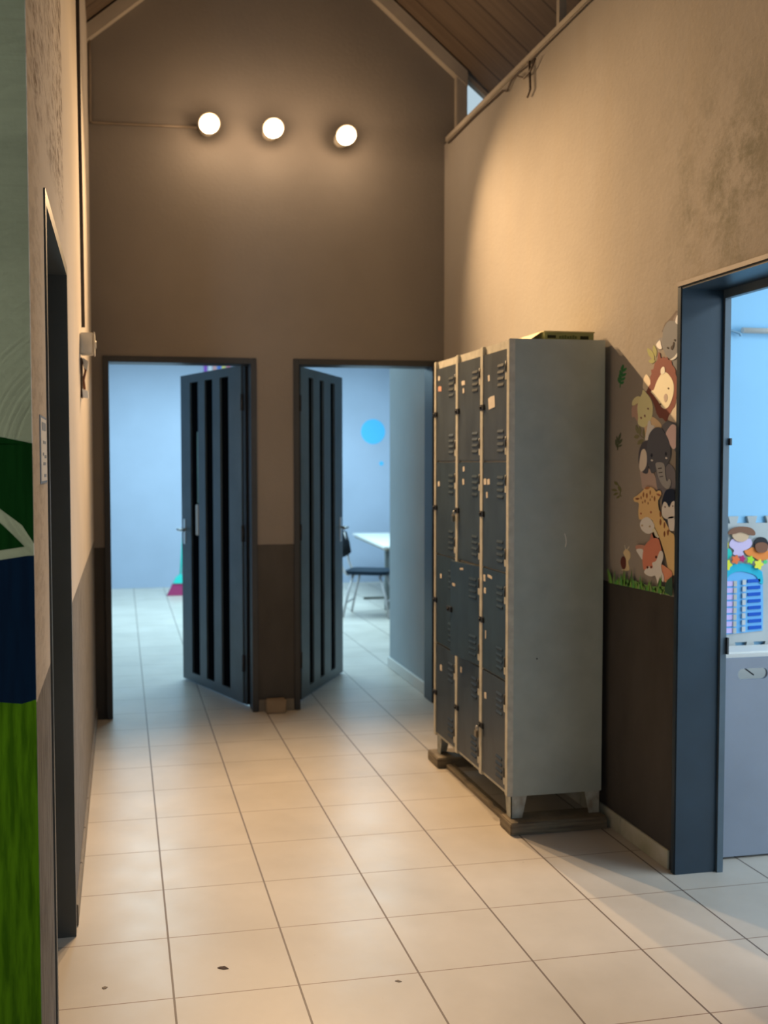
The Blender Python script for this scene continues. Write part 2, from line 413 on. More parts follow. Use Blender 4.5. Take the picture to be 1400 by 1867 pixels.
def leaf(frame, hinge, direction, u0, u1, slots, side):
    """steel leaf standing open into the far room; built in leaf space (x along the leaf)"""
    dv = Vector((*direction, 0)).normalized(); ang = math.atan2(dv.y, dv.x)
    L = thing('door_leaf', (0, 0, 0), '', ''); del L['label']; del L['category']
    L.parent = frame; L.location = Vector((hinge[0], hinge[1], 0.012)) - Vector(frame.location); L.rotation_euler = (0, 0, ang)
    H = 2.075; th = .036; g = G()
    # solid body in stiles between the recessed slots
    xs = [u0] + [v for s_ in slots for v in s_] + [u1]
    zb, zt = .060, 2.02
    for i in range(0, len(xs), 2): g.box(xs[i], xs[i+1], -th/2, th/2, 0, H)
    for a, b in slots: g.box(a, b, -th/2, th/2, 0, zb).box(a, b, -th/2, th/2, zt, H)
    bd = g.build('panel', m_slate, L, local=True)
    G().box(u0-.045, u0+.002, -.012, .012, 0, H).build('hinge_gap_shade', m_black, L, local=True)['label'] = 'black strip for the shaded hinge side gap'  # shade of the gap beside the hinge edge, put in as a black strip
    for a, b in slots:
        G().box(a, b, -.004, .004, zb, zt).build('slot', m_slot, L, local=True)['label'] = 'black recessed vertical slot'
    # lever handle with plate, both faces
    g = G(); hx = u1-.045
    g.box(hx-.02, hx+.02, -th/2-.004, th/2+.004, .93, 1.10, .003)
    for s_ in (-1, 1):
        y0 = s_*th/2
        g.tube([(hx, y0, 1.03), (hx, y0+s_*.05, 1.03)], .009)
        g.tube([(hx+.004, y0+s_*.05, 1.03), (hx-.10, y0+s_*.052, 1.028)], .009)
    g.box(u1-.002, u1+.004, -.012, .012, .95, 1.09)
    g.build('lever_handle', m_chrome, L, local=True)['label'] = 'satin metal lever handle'
    g = G()
    for z in (.25, 1.05, 1.85): g.tube([(u0-.004, side*.016, z-.05), (u0-.004, side*.016, z+.05)], .009)
    g.build('hinge', m_steel_k, L, local=True)
    return L
LA = leaf(dA, (.625, 3.285), (-.33, .87), .045, .935, [(.215, .335), (.442, .558), (.66, .785)], 1)
# pale latch and strip on the left leaf (on the face towards the corridor: leaf-space +y)
G().box(.682, .716, .0045, .016, 1.00, 1.205, .003).build('latch_plate', m_white, LA, local=True)['label'] = 'white latch plate in the slot'
G().box(.668, .700, .0045, .010, 1.215, 1.69, .002).build('pull_strip', mottled('pale_green_strip', (.20, .34, .30), .1, 9), LA, local=True)['label'] = 'pale green strip in the slot'
LB = leaf(dB, (.9, 3.27), (.49, .86), .10, .975, [(.255, .345), (.475, .562), (.705, .800)], -1)

# left doorway in the near wall: dark lining
def lining(name, x_out, x_in, y0, y1, zt, t, mat, lip=.012, sgn=1):
    e = thing(name, ((x_out+x_in)/2, (y0+y1)/2, 0), '', ''); del e['label']; del e['category']; struct(e)
    lo, hi = min(x_out, x_in), max(x_out, x_in)
    g = G().box(lo, hi, y0-.001, y0+t, 0, zt).box(lo, hi, y1-t, y1+.001, 0, zt).box(lo, hi, y0+t, y1-t, zt-t, zt+.001)
    g.build('door_frame', mat, e)
    return e
m_steel_l = mottled('dark_slate_steel', (.070, .083, .090), .08, 5, .45)
d3 = lining('door_3', XL+.004, XL-.165, -.452, .457, 2.1, .03, m_steel_l)
# wide doorway on the right: deep navy lining, stop bead behind it
d4 = lining('door_4', XR-.006, XR+.155, -.447, .503, 2.12, .02, m_steel_r)
g = G().box(XR+.155, XR+.178, -.447, -.41, 0, 2.1).box(XR+.155, XR+.178, .472, .503, 0, 2.1).box(XR+.155, XR+.178, -.41, .472, 2.07, 2.1)
g.build('door_stop_bead', mottled('slate_bead', (.09, .13, .165), .08, 5, .4), d4)
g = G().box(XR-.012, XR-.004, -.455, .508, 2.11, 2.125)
G().box(XR-.009, XR-.004, -.455, -.437, 0, 2.11).box(XR-.009, XR-.004, .488, .508, 0, 2.11).build('door_frame_side_edge', m_steel_r, d4)
g.build('door_frame_edge', mottled('lit_frame_edge', (.16, .13, .11), .15, 20, .5), d4)  # lighter top edge, orange lamp light put into its colour
g = G().box(XR+.1535, XR+.1556, .482, .486, 1.52, 1.58, .0005).box(XR+.175, XR+.182, .462, .474, 1.55, 1.575).box(XR+.175, XR+.182, .462, .474, .80, .86)
g.build('strike_plate', m_black, d4)

# ================================================================ LAMPS on the back wall
def spot_lamp(L, label):
    e = thing('spotlight', (L[0], YB, L[2]-.06), label, 'spotlight', 'warm spotlights above the doors')
    t = math.radians(40); a = Vector((0, -math.cos(t), -math.sin(t)))
    q = a.to_track_quat('Z', 'Y').to_matrix().to_4x4()
    c = Vector(L)
    g = G(); g.lathe([(.045, 0), (.045, .012), (.02, .02)], Matrix.Translation((L[0], YB, L[2]+.02)) @ Matrix.Rotation(math.radians(90), 4, 'X'))
    g.build('wall_mount', m_white_plastic, e)
    G().tube([(L[0], YB-.015, L[2]+.02), (L[0], YB-.06, L[2]+.03), c - a*.09], .008).build('arm', m_white_plastic, e)
    Mx = Matrix.Translation(c) @ q
    G().lathe([(.018, -.11), (.022, -.10), (.03, -.075), (.052, -.03), (.062, -.008), (.062, .0), (.055, .0)], Mx).build('housing', m_white_plastic, e)
    G().lathe([(.054, .001), (.050, .008), (.035, .015), (.015, .018), (.002, .0185)], Mx).build('glass', m_glow, e)
    return e
LL = ['lit warm spotlight above the doors, leftmost of the three', 'lit warm spotlight above the doors, middle of the three', 'lit warm spotlight above the doors, rightmost of the three']
for L, lb in zip(LAMPS, LL): spot_lamp(L, lb)

# cables
g = G().tube([(XL+.012, YB-.012, 3.95), (XL+.014, YB-.012, 3.7), (XL+.012, YB-.012, 3.43), (XL+.03, YB-.01, 3.425), (.1, YB-.01, 3.43), (.325, YB-.01, 3.433)], .0075)
tag(g.build('lamp_cable', mottled('painted_cable', (.26, .21, .16), .1, 10)), 'thin painted cable down the back corner and along to the spotlights', 'cable')
g = G().tube([(XL+.006, 1.56, 3.9), (XL+.006, 1.56, 3.4), (XL+.006, 1.65, 2.7), (XL+.006, 1.70, 2.08)], .009)
tag(g.build('wall_conduit', mottled('dark_conduit', (.06, .045, .035), .1, 10)), 'dark conduit running down the left wall to the junction box', 'conduit')
e = thing('junction_box', (XL, 1.52, 1.94), 'white plastic junction box at the foot of the conduit on left wall', 'junction box')
G().box(XL, XL+.055, 1.47, 1.57, 1.945, 2.03, .004).build('housing', m_white_plastic, e)
G().box(XL+.055, XL+.060, 1.465, 1.575, 1.94, 2.035, .003).lathe([(.018, 0), (.016, .005)], Matrix.Translation((XL+.060, 1.52, 1.985)) @ Matrix.Rotation(math.radians(90), 4, 'Y')).build('cover', m_white_plastic, e)
e = thing('broken_socket', (XL, 1.50, 1.75), 'torn open wall socket with loose wires below the junction box', 'socket')
G().box(XL, XL+.009, 1.48, 1.56, 1.765, 1.93, .003).build('back_box', mottled('dark_recess', (.12, .07, .04), .3, 30), e)
G().tube([(XL+.012, 1.52, 1.92), (XL+.02, 1.53, 1.88), (XL+.012, 1.52, 1.84), (XL+.016, 1.52, 1.80)], .005).build('wire', base_mat('rust_wire', (.25, .09, .04), .6), e)
G().prism([(XL+.01, 1.49, 1.93), (XL+.032, 1.49, 1.915), (XL+.028, 1.49, 1.875), (XL+.014, 1.49, 1.89)], (0, .05, 0)).build('torn_cover', m_white_plastic, e)
G().prism([(XL+.008, 1.47, 1.80), (XL+.03, 1.47, 1.79), (XL+.032, 1.47, 1.762), (XL+.01, 1.47, 1.765)], (0, .035, 0)).build('plug', m_white, e)

g = G().tube([(XR-.010, YB-.1, 3.40), (XR-.010, 2.6, 3.405), (XR-.012, 2.18, 3.395), (XR-.012, 2.12, 3.37), (XR-.012, 2.06, 3.40), (XR-.010, 1.98, 3.412), (XR-.01, 1.86, 3.40), (XR-.01, 1.76, 3.412), (XR-.01, 1.2, 3.414), (XR-.01, .4, 3.41), (XR-.01, -.6, 3.412)], .0045)
tag(g.build('wall_top_cable', m_wire), 'brown cable sagging along the top edge of the right wall', 'cable')
e = thing('bent_bracket', (XR-.02, 1.82, 3.26), 'bent brown wire bracket hanging below the right wall top', 'bracket')
G().tube([(XR-.015, 1.845, 3.408), (XR-.015, 1.825, 3.405), (XR-.015, 1.815, 3.27), (XR-.015, 1.85, 3.245)], .006).build('hanging_rod', m_wire, e)
G().tube([(XR-.02, 1.96, 3.385), (XR-.02, 1.88, 3.345), (XR-.02, 1.80, 3.352), (XR-.02, 1.745, 3.385)], .005).build('cross_wire', m_wire, e)

# ================================================================ LOCKER
LX, LY0, LY1, LZ0, LZ1, LXB = 1.40, 1.005, 1.970, .142, 1.982, 1.795
lk = thing('locker_cabinet', ((LX+LXB)/2, (LY0+LY1)/2, .05), 'tall steel locker cabinet with twelve dark blue doors on wooden blocks', 'locker')
g = G().box(LX+.002, LXB, LY0, LY0+.004, LZ0, LZ1).box(LX+.002, LXB, LY1-.004, LY1, LZ0, LZ1).box(LXB-.003, LXB, LY0+.004, LY1-.004, LZ0, LZ1)
g.box(LX+.002, LXB-.003, LY0+.004, LY1-.004, LZ1-.004, LZ1).box(LX+.002, LXB-.003, LY0+.004, LY1-.004, LZ0, LZ0+.004)
for k in (1, 2): y = LY0 + k*(LY1-LY0)/3; g.box(LX+.02, LXB-.003, y-.002, y+.002, LZ0+.004, LZ1-.004)
body = g.build('body', m_locker_side, lk)
posts = [(LY0-.001, 1.032), (1.300, 1.332), (1.622, 1.652), (1.945, LY1+.001)]
g = G()
for a, b in posts: g.box(LX-.0145, LX+.012, a, b, LZ0, LZ1, .002)
g.box(LX-.002, LX+.012, LY0+.02, LY1-.02, LZ1-.036, LZ1-.001).box(LX-.002, LX+.012, LY0+.02, LY1-.02, LZ0, LZ0+.014)
for z in (.606, 1.046, 1.496): g.box(LX+.001, LX+.012, LY0+.02, LY1-.02, z-.008, z+.008)
g.build('front_frame', m_locker_frame, lk)['label'] = 'cream grey front frame of the locker'
rows = [(1.500, 1.946), (1.049, 1.492), (.610, 1.042), (.158, .602)]
cols = [(1.034, 1.302), (1.334, 1.624), (1.654, 1.947)]
DC = {0: (.060, .075, .085), 1: (.040, .062, .080), 2: (.030, .055, .078), 3: (.040, .058, .078)}
dm = {r: mottled('locker_door_blue', DC[r], .16, 7, .42, stretch=(2, 2, .7), dark=tuple(v*.72 for v in DC[r])) for r in DC}
m_vent = base_mat('vent_shadow', (.018, .026, .034), .7)
STK = {(0,0): [(1.236,1.845,.020,.026,0),(1.204,1.742,.075,.05,1)], (0,1): [(1.556,1.850,.045,.020,0),(1.553,1.815,.02,.022,0)], (0,2): [(1.905,1.899,.028,.022,0),(1.893,1.848,.05,.024,2)],
       (1,0): [(1.276,1.411,.03,.026,0),(1.235,1.411,.03,.024,0),(1.253,1.355,.018,.026,0)], (1,1): [(1.546,1.463,.024,.022,0),(1.551,1.405,.024,.026,0)], (1,2): [(1.906,1.389,.03,.024,0)],
       (2,0): [(1.279,1.000,.024,.028,0),(1.215,1.012,.05,.012,0),(1.272,.947,.024,.024,0),(1.262,.760,.010,.035,0)], (2,1): [(1.512,1.015,.035,.010,0),(1.592,.935,.03,.012,0)], (2,2): [(1.869,.943,.025,.022,0)],
       (3,0): [(1.262,.498,.026,.026,0)], (3,1): [(1.573,.545,.022,.026,0)], (3,2): [(1.866,.495,.028,.028,0)]}
for c, (ya, yb) in enumerate(cols):
    for r, (za, zb) in enumerate(rows):
        ajar = (c == 1 and r == 2)
        D = bpy.data.objects.new('door', None); COL.objects.link(D); D.parent = lk
        D.location = Vector((LX-.003, ya, za)) - Vector(lk.location)   # hinged at its near edge
        W_, H_ = yb-ya, zb-za
        if ajar: D.rotation_euler = (0, 0, math.radians(7)); W_ += .004
        # pressed sheet, x outward is negative
        g = G(); t = .008
        g.box(-t, .004, 0, W_, 0, H_, .002)
        g.build('panel', dm[r], D, local=True)
        # louvres: raised hoods near the hinge side
        for z0 in (H_-.075, .105):
            g = G()
            for k in range(4):
                z = z0 - k*.026 + .01; y0_, y1_ = .036, .102
                g.prism([(-t-.0005, y0_, z), (-t-.0005, y0_, z+.010), (-t-.0035, y0_, z)], (0, y1_-y0_, 0))
            g.build('louvre', dm[r], D, local=True)
        for z0 in (H_-.075, .105):
            g = G()
            for k in range(4):
                z = z0 - k*.026 + .01
                g.box(-t-.0032, -t-.0004, .037, .101, z-.003, z-.0002)  # dark strip under each hood, the slit's shade put into its colour
            g.build('vent_shade', m_vent, D, local=True)
        for z in (H_-.07, .075):
            g = G(); g.tube([(-t-.002, .002, z-.02), (-t-.002, .002, z+.02)], .0055)
            g.build('hinge', m_black, D, local=True)
            G().box(-t-.0022, -t, .004, .016, z-.052, z-.025).build('hinge_tab', m_locker_frame, D, local=True)
        # black hasp over the frame at the far edge, mid height
        zz = {0: 1.7255, 1: 1.272, 2: .817, 3: .357}[r] - za
        g = G().box(-t-.007, -t+.002, W_-.018, W_+.030, zz-.012, zz+.012, .002)
        g.tube([(-t-.007, W_+.012, zz), (-t-.013, W_+.012, zz)], .006)
        g.build('hasp', m_black, D, local=True)
        for (sy, sz, sw, sh, k) in STK[(r, c)]:
            a = random.uniform(-.12, .12); cy, cz = sy-ya, sz-za
            w2, h2 = sw/2, sh/2; cy = min(max(cy, w2+.002), W_-w2-.002) 
            pts = [(cy-w2, cz-h2), (cy+w2*.9, cz-h2*1.05), (cy+w2, cz+h2*.8), (cy+w2*.2, cz+h2), (cy-w2*.95, cz+h2*.9)]
            pts = [(cy+(p-cy)*math.cos(a)-(q-cz)*math.sin(a), cz+(p-cy)*math.sin(a)+(q-cz)*math.cos(a)) for p, q in pts]
            G().prism([(-t-.0012, p, q) for p, q in pts], (.001, 0, 0)).build('name_sticker', (m_sticker_p if k == 2 else m_sticker), D, local=True)['label'] = 'pink sticker scrap' if k == 2 else 'white sticker scrap'
# feet: tapered pressed angle legs
for (x, sx) in ((LX+.004, 1), (LXB-.004, -1)):
    for (y, sy) in ((LY0+.003, 1), (LY1-.003, -1)):
        g = G()
        g.prism([(x, y, .051), (x+sx*.048, y, .051), (x+sx*.070, y, LZ0+.012), (x, y, LZ0+.012)], (0, sy*.004, 0))
        g.prism([(x, y, .051), (x, y+sy*.045, .051), (x, y+sy*.065, LZ0+.002), (x, y, LZ0+.002)], (sx*.004, 0, 0))
        g.build('foot', m_rust, lk)
# scratches on the near side
g = G(); pts = [(1.625, 1.205), (1.631, 1.185), (1.632, 1.165), (1.629, 1.150)]
g.tube([(a, LY0-.0010, b) for a, b in pts], .0016, 6)
g.build('scratch', base_mat('bare_scratch', (.85, .85, .82), .6), lk)
G().tube([(1.51, LY0-.001, .70), (1.51, LY0+.001, .70)], .0035, 8).build('screw_hole', m_black, lk)
# padlocks hanging on two hasps
def padlock(x, y, z, lb):
    e = thing('padlock', (x, y, z-.05), lb, 'padlock')
    G().box(x-.007, x+.006, y-.014, y+.014, z-.048, z-.018, .003).build('lock_body', m_brass, e)
    G().tube([(x, y-.009, z-.02), (x, y-.009, z-.006), (x, y-.004, z+.001), (x, y+.004, z+.001), (x, y+.009, z-.006), (x, y+.009, z-.02)], .0024, 8).build('shackle', m_chrome, e)
padlock(LX-.028, 1.640, 1.268, 'small padlock on the middle column, second door from the top')
padlock(LX-.028, 1.322, .350, 'small padlock hanging low between the two nearest locker columns')

# wooden blocks
tag(G().box(LX-.018, LXB+.004, .955, 1.075, 0, .05, .004).build('wooden_block', m_wood), 'weathered wooden block under the near feet of the locker', 'wood block', )
tag(G().box(LX-.030, LXB+.004, 1.860, 2.02, 0, .05, .004).build('wooden_block', m_wood), 'dark wooden block under the far feet of the locker', 'wood block')
tag(G().box(LX+.012, LX+.055, 1.08, 1.855, 0, .022, .003).build('wooden_batten', m_wood), 'thin wooden batten on the floor along the locker front', 'batten')

# board game box on the locker
m_gbox = mottled('olive_green_card', (.27, .30, .12), .08, 20, .6)
e = thing('game_box', (1.69, 1.27, LZ1), 'flat olive green cardboard box lying on top of the locker', 'box')
G().box(1.575, 1.792, 1.10, 1.43, LZ1+.001, LZ1+.040, .001).build('tray', m_gbox, e)
G().box(1.572, 1.795, 1.097, 1.433, LZ1+.0401, LZ1+.046, .001).build('lid', mottled('pale_yellow_card', (.55, .50, .25), .05, 12, .6), e)
G().prism([(1.575, 1.12, LZ1+.045), (1.575, 1.40, LZ1+.045), (1.50, 1.38, LZ1+.004), (1.515, 1.14, LZ1+.004)], (.002, 0, .003)).build('open_flap', mottled('lit_card', (.72, .62, .35), .05, 12, .6), e)  # flap lighter than the box, lamp light put into the card colour
g = G().box(1.588, 1.624, 1.0985, 1.1, LZ1+.017, LZ1+.029).box(1.732, 1.768, 1.0985, 1.1, LZ1+.014, LZ1+.027)
g.build('dark_mark', cm((.03, .035, .02)), e)
g = G()
for k in range(7): g.box(1.640+k*.0115, 1.648+k*.0115, 1.0985, 1.1, LZ1+.016, LZ1+.026+(k%3)*.002)
g.build('faint_lettering', cm((.12, .15, .06)), e)
tag(G().box(1.50, 1.572, 1.115, 1.28, LZ1+.001, LZ1+.003).build('red_booklet', cm((.25, .05, .04))), 'thin dark red booklet under the flap of the green box', 'booklet')

# ================================================================ NEAR WALL SIGN (left strip)
e = thing('door_sign', (XL, -.55, 1.35), 'narrow white paper sign with blue border beside the left doorway', 'sign')
z0, z1 = 1.452, 1.592; y0, y1 = -.665, -.490
G().box(XL, XL+.0015, y0, y1, z0, z1).build('blue_border', cm((.16, .26, .42)), e)
G().box(XL+.0015, XL+.0022, y0+.012, y1-.012, z0+.005, z1-.005).build('paper', cm((.62, .66, .70)), e)
g = G().box(XL+.0022, XL+.0028, y0+.035, y1-.035, 1.563, 1.579)
for yy, zz, w_ in ((-.60, 1.535, .03), (-.555, 1.535, .02), (-.61, 1.510, .025), (-.565, 1.505, .045), (-.60, 1.49, .06), (-.58, 1.465, .05)): g.box(XL+.0022, XL+.0028, yy, yy+w_, zz, zz+.006)
g.build('printed_lines', cm((.20, .27, .38)), e)

# ================================================================ FLOOR DEBRIS
def chip(pts, lb, z=.0015):
    g = G().prism([(a, b, 0) for a, b in pts], (0, 0, z)); return tag(g.build('dry_leaf' if 'leaf' in lb else 'crumb', cm((.06, .04, .035) if 'leaf' in lb else (.20, .17, .14))), lb, 'leaf' if 'leaf' in lb else 'crumb')
chip([(0.134, 0.143), (0.143, 0.148), (0.156, 0.149), (0.164, 0.137), (0.167, 0.13), (0.152, 0.13), (0.14, 0.136)], 'small dark dry leaf on the floor tile near the photo bottom')
chip([(0.629, -0.033), (0.639, -0.029), (0.648, -0.04), (0.638, -0.041)], 'tiny brown crumb on the floor, nearest the middle of the photo bottom')
chip([(-0.199, 0.096), (-0.191, 0.101), (-0.183, 0.096), (-0.188, 0.088), (-0.195, 0.087)], 'tiny grey crumb on the floor tile by the left wall')
tag(G().box(.702, .824, 3.075, 3.128, 0, .085, .008).build('door_stop', mottled('brown_wood_stop', (.30, .22, .14), .1, 14, .6)), 'small brown block standing on floor between the two doors', 'door stop')

# ================================================================ FAR ROOM FURNITURE
def chair():
    ang = math.radians(-26)
    e = thing('school_chair', (2.235, 6.70, 0), 'school chair with dark navy seat and back beyond the right door', 'chair', rz=ang)
    m_nv = mottled('navy_plastic', (.006, .018, .034), .1, 9, .6, spec=.2); m_bk = mottled('near_black_plastic', (.006, .009, .014), .1, 9, .6, spec=.2)
    m_tb = mottled('grey_tube', (.52, .50, .51), .06, 9, .4)
    # local: x forward, y to the side
    g = G(); pts = smooth_poly([(-.19, -.17), (-.05, -.20), (.15, -.20), (.21, -.15), (.22, 0), (.21, .15), (.15, .20), (-.05, .20), (-.19, .17), (-.20, 0)], 3)
    g.prism([(a, b, .415) for a, b in pts], (0, 0, .035)); s = g.build('seat', m_nv, e, local=True)
    g = G(); n = 10; prev = None
    for k in range(n+1):
        y = -.19 + .38*k/n; bow = -.045*(1-(2*k/n-1)**2)
        ht = .27*(1-.25*(abs(2*k/n-1))**3)/2
        row = [g.bm.verts.new((-.255+bow-(zz-.70)*.22+dx, y, zz)) for zz, dx in ((.70-ht, -.012), (.70-ht, .014), (.70, .020), (.70+ht, .012), (.70+ht, -.012), (.70, -.012))]
        if prev:
            for i in range(6): g.bm.faces.new((prev[i], prev[(i+1)%6], row[(i+1)%6], row[i])).smooth = True
        else: g.bm.faces.new(row)
        prev = row
    g.bm.faces.new(prev[::-1]); g.build('backrest', m_bk, e, local=True)
    for sy in (-1, 1):
        y = sy*.165
        G().tube([(-.16, y, .405), (-.20, y, .43), (-.235, y, .50), (-.268, y*.9, .70), (-.285, y*.9, .80)], .012).build('back_upright', m_tb, e, local=True)
        G().tube([(-.12, y, .405), (-.17, y*1.1, .22), (-.215, y*1.15, .003)], .012).build('leg', m_tb, e, local=True)
        G().tube([(.14, y, .405), (.20, y*1.1, .22), (.235, y*1.15, .003)], .012).build('leg', m_tb, e, local=True)
    g = G().tube([(-.13, -.165, .402), (-.13, .165, .402)], .011).tube([(.15, -.165, .402), (.15, .165, .402)], .011)
    g.tube([(-.188, -.19, .14), (-.188, .19, .14)], .009).tube([(.21, -.185, .16), (.21, .185, .16)], .009)
    g.build('crossbar', m_tb, e, local=True)
chair()
# school table against the far wall side
tx0, ty0, tx1, ty1, th = 2.455, 6.95, 3.25, 8.9, .65
e = thing('school_table', ((tx0+tx1)/2, (ty0+ty1)/2, 0), 'long low white topped table behind the school chair', 'table')
g = G(); pts = [(tx0, ty0), (tx1, ty0-.12), (tx1+.12, ty1-.1), (tx0+.13, ty1)]
g.prism([(a, b, th-.022) for a, b in pts], (0, 0, .022)); g.build('tabletop', base_mat('white_laminate', (.8, .8, .76), .35), e)
g = G(); pts2 = [(a*.99+.012, b) for a, b in pts]; g.prism([(a, b, th-.05) for a, b in [(tx0+.03, ty0+.03), (tx1-.03, ty0-.08), (tx1+.09, ty1-.13), (tx0+.15, ty1-.04)]], (0, 0, .027))
g.build('apron', mottled('beige_apron', (.38, .34, .27), .08, 6), e)
for a, b in [(tx0+.05, ty0+.07), (tx1-.05, ty0-.04), (tx1+.05, ty1-.18), (tx0+.62, ty1-.10)]:
    G().box(a-.022, a+.022, b-.022, b+.022, .002, th-.05, .003).build('leg', mottled('grey_leg', (.16, .18, .18), .08, 6, .5), e)
G().box(tx0-.20, tx1-.05, ty0+.035, ty0+.06, .115, .14).build('stretcher', mottled('grey_leg', (.20, .21, .19), .08, 6, .5), e)

# blue wall spots
def disc(name, x, z, r, lb):
    g = G().lathe([(r, 0), (r, .003)], Matrix.Translation((x, 9.35, z)) @ Matrix.Rotation(math.radians(90), 4, 'X'), 40)
    tag(g.build(name, cm((.10, .50, .85))), lb, 'wall sticker')
disc('blue_dot', 2.954, 1.878, .155, 'large bright blue round spot on the far room wall')
disc('blue_dot', 3.06, 1.482, .028, 'tiny pale blue spot below the large blue spot')
cc = [(.30, .10, .50), (.75, .75, .8), (.7, .35, .35), (.12, .2, .6), (.8, .7, .2), (.75, .2, .3)]
e = thing('wall_decoration', (1.02, 9.35, 2.60), 'colourful striped decoration high on the far wall above the left door', 'decoration')
for k, c in enumerate(cc): G().box(.86+k*.055, .90+k*.055, 9.342, 9.35, 2.585, 2.80).build('stripe', cm(c), e)

# broom leaning behind the left leaf
e = thing('broom', (.50, 8.6, 0), 'teal handled broom with magenta bristles behind the left door', 'broom')
m_teal = base_mat('teal_plastic', (.03, .62, .55), .4); m_mag = base_mat('magenta_bristles', (.36, .035, .14), .8)
G().prism([(.36, 8.56, 0.002), (.66, 8.56, .002), (.60, 8.56, .14), (.43, 8.56, .14)], (0, .06, 0)).build('bristles', m_mag, e)
G().prism([(.43, 8.55, .14), (.60, 8.55, .14), (.57, 8.55, .20), (.53, 8.55, .235), (.50, 8.55, .235), (.46, 8.55, .20)], (0, .08, 0)).build('broom_head', m_teal, e)
G().tube([(.515, 8.59, .23), (.56, 8.75, .70), (.62, 8.98, 1.4)], .013).build('handle', m_teal, e)
G().tube([(.62, 8.98, 1.4), (.66, 9.13, 1.45)], .013).build('hanging_tip', m_teal, e)

# ================================================================ SIDE ROOM
e = thing('low_cabinet', (2.6, .70, 0), 'low grey cabinet with white top and handle slot inside right doorway', 'cabinet')
m_mdf = mottled('lavender_grey_board', (.24, .27, .33), .05, 3, .5)
x0, x1, yf, zt = 1.99, 3.3, .572, .760
# front panel with an oval hand hole
def slot_pts(cx, cz, a, b, n=10):
    o = []
    for k in range(n+1): t = math.pi/2 - math.pi*k/n; o.append((cx+a-b+b*math.cos(t), cz+b*math.sin(t)))
    for k in range(n+1): t = -math.pi/2 - math.pi*k/n; o.append((cx-a+b+b*math.cos(t), cz+b*math.sin(t)))
    return o
sp = slot_pts(2.181, .699, .062, .021)
g = G(); fr = .012
outer = [(x0, .01), (x1, .01), (x1, zt), (x0, zt)]
# ring: split into upper and lower halves around the hole
n = len(sp); i0 = min(range(n), key=lambda i: sp[i][0]); i1 = max(range(n), key=lambda i: sp[i][0])
top = [sp[i % n] for i in range(i0 if i0 > i1 else i0, (i1 if i1 > i0 else i1+n)+1)]
bot = [sp[i % n] for i in range(i1, (i0 if i0 > i1 else i0+n)+1)]
if sum(p[1] for p in top)/len(top) < sum(p[1] for p in bot)/len(bot): top, bot = bot[::-1], top[::-1]
# top runs left->right, bot runs right->left
if top[0][0] > top[-1][0]: top = top[::-1]
if bot[0][0] < bot[-1][0]: bot = bot[::-1]
g.prism([(a, yf, b) for a, b in [(x0, top[0][1])] + top + [(x1, top[-1][1]), (x1, zt), (x0, zt)]], (0, fr, 0))
g.prism([(a, yf, b) for a, b in [(x1, bot[0][1])] + bot + [(x0, bot[-1][1]), (x0, .01), (x1, .01)]], (0, fr, 0))
g.build('front_panel', m_mdf, e)
G().box(x0, x1, .70, .712, .01, zt-.01).build('inner_panel', m_white, e)
G().box(x0, x1, .712, .835, zt-.025, zt-.006).build('top_panel', m_white, e)
G().box(x0, x1, yf+fr, .70, .60, .62).build('shelf', m_white, e)
G().box(x0-.0, x0+.012, yf+fr, .835, .01, zt-.012).box(x1-.012, x1, yf+fr, .835, .01, zt-.012).build('side_panel', m_mdf, e)
tag(G().tube([(2.02, .825, .82), (2.06, .80, .768), (2.10, .775, .7585), (2.13, .755, .7585)], .0028, 8).build('thin_cable', cm((.05, .05, .055))), 'thin dark cable lying over the white cabinet top', 'cable')
tag(G().tube([(2.165, .66, .728), (2.185, .64, .712), (2.205, .62, .692), (2.215, .615, .684)], .0028, 8).build('thin_cable', cm((.05, .05, .055))), 'short dark cable end seen through the cabinet handle slot', 'cable')

# foam mat with attendance chart on the side room wall
e = thing('foam_mat', (2.32, .84, .735), 'grey foam puzzle mat with children chart on the blue wall', 'foam mat')
mx0, mx1, mz0, mz1 = 2.075, 2.575, .765, 1.245
pts = []; nt = 6; pw = (mx1-mx0)/nt
for k in range(nt):
    a = mx0+k*pw; pts += [(a, mz0), (a+.018, mz0), (a+.010, mz0-.028), (a+.055, mz0-.028), (a+.047, mz0)]
pts.append((mx1, mz0)); pts.append((mx1, mz1))
for k in reversed(range(nt)):
    a = mx0+k*pw; pts += [(a+.047, mz1), (a+.055, mz1+.028), (a+.010, mz1+.028), (a+.018, mz1), (a, mz1)]
cl = []
for p in pts:
    if not cl or (abs(p[0]-cl[-1][0])+abs(p[1]-cl[-1][1])) > 1e-5: cl.append(p)
if abs(cl[0][0]-cl[-1][0])+abs(cl[0][1]-cl[-1][1]) < 1e-5: cl.pop()
G().prism([(a, .846, b) for a, b in cl], (0, .012, 0)).build('mat_sheet', mottled('grey_foam', (.44, .47, .47), .05, 8, .8), e)
def foam(name, pts, col, layer, sm=True, label=None):
    pts = smooth_poly(pts) if sm else pts
    o = G().prism([(a, .846-.0035*layer, b) for a, b in pts], (0, .003, 0)).build(name, cm(col, .8), e)
    if label: o['label'] = label
def ell(cx, cz, rx, rz, n=16, a0=0, a1=2*math.pi): return [(cx+rx*math.cos(a0+(a1-a0)*k/n), cz+rz*math.sin(a0+(a1-a0)*k/n)) for k in range(n + (0 if a1-a0 > 6.2 else 1))]
foam('chart_board', [(2.183, 1.048), (2.198, 1.059), (2.256, 1.068), (2.304, 1.071), (2.373, 1.061), (2.405, 1.049), (2.41, 0.92), (2.41, 0.809), (2.188, 0.795)], (.16, .45, .80), 1, False)
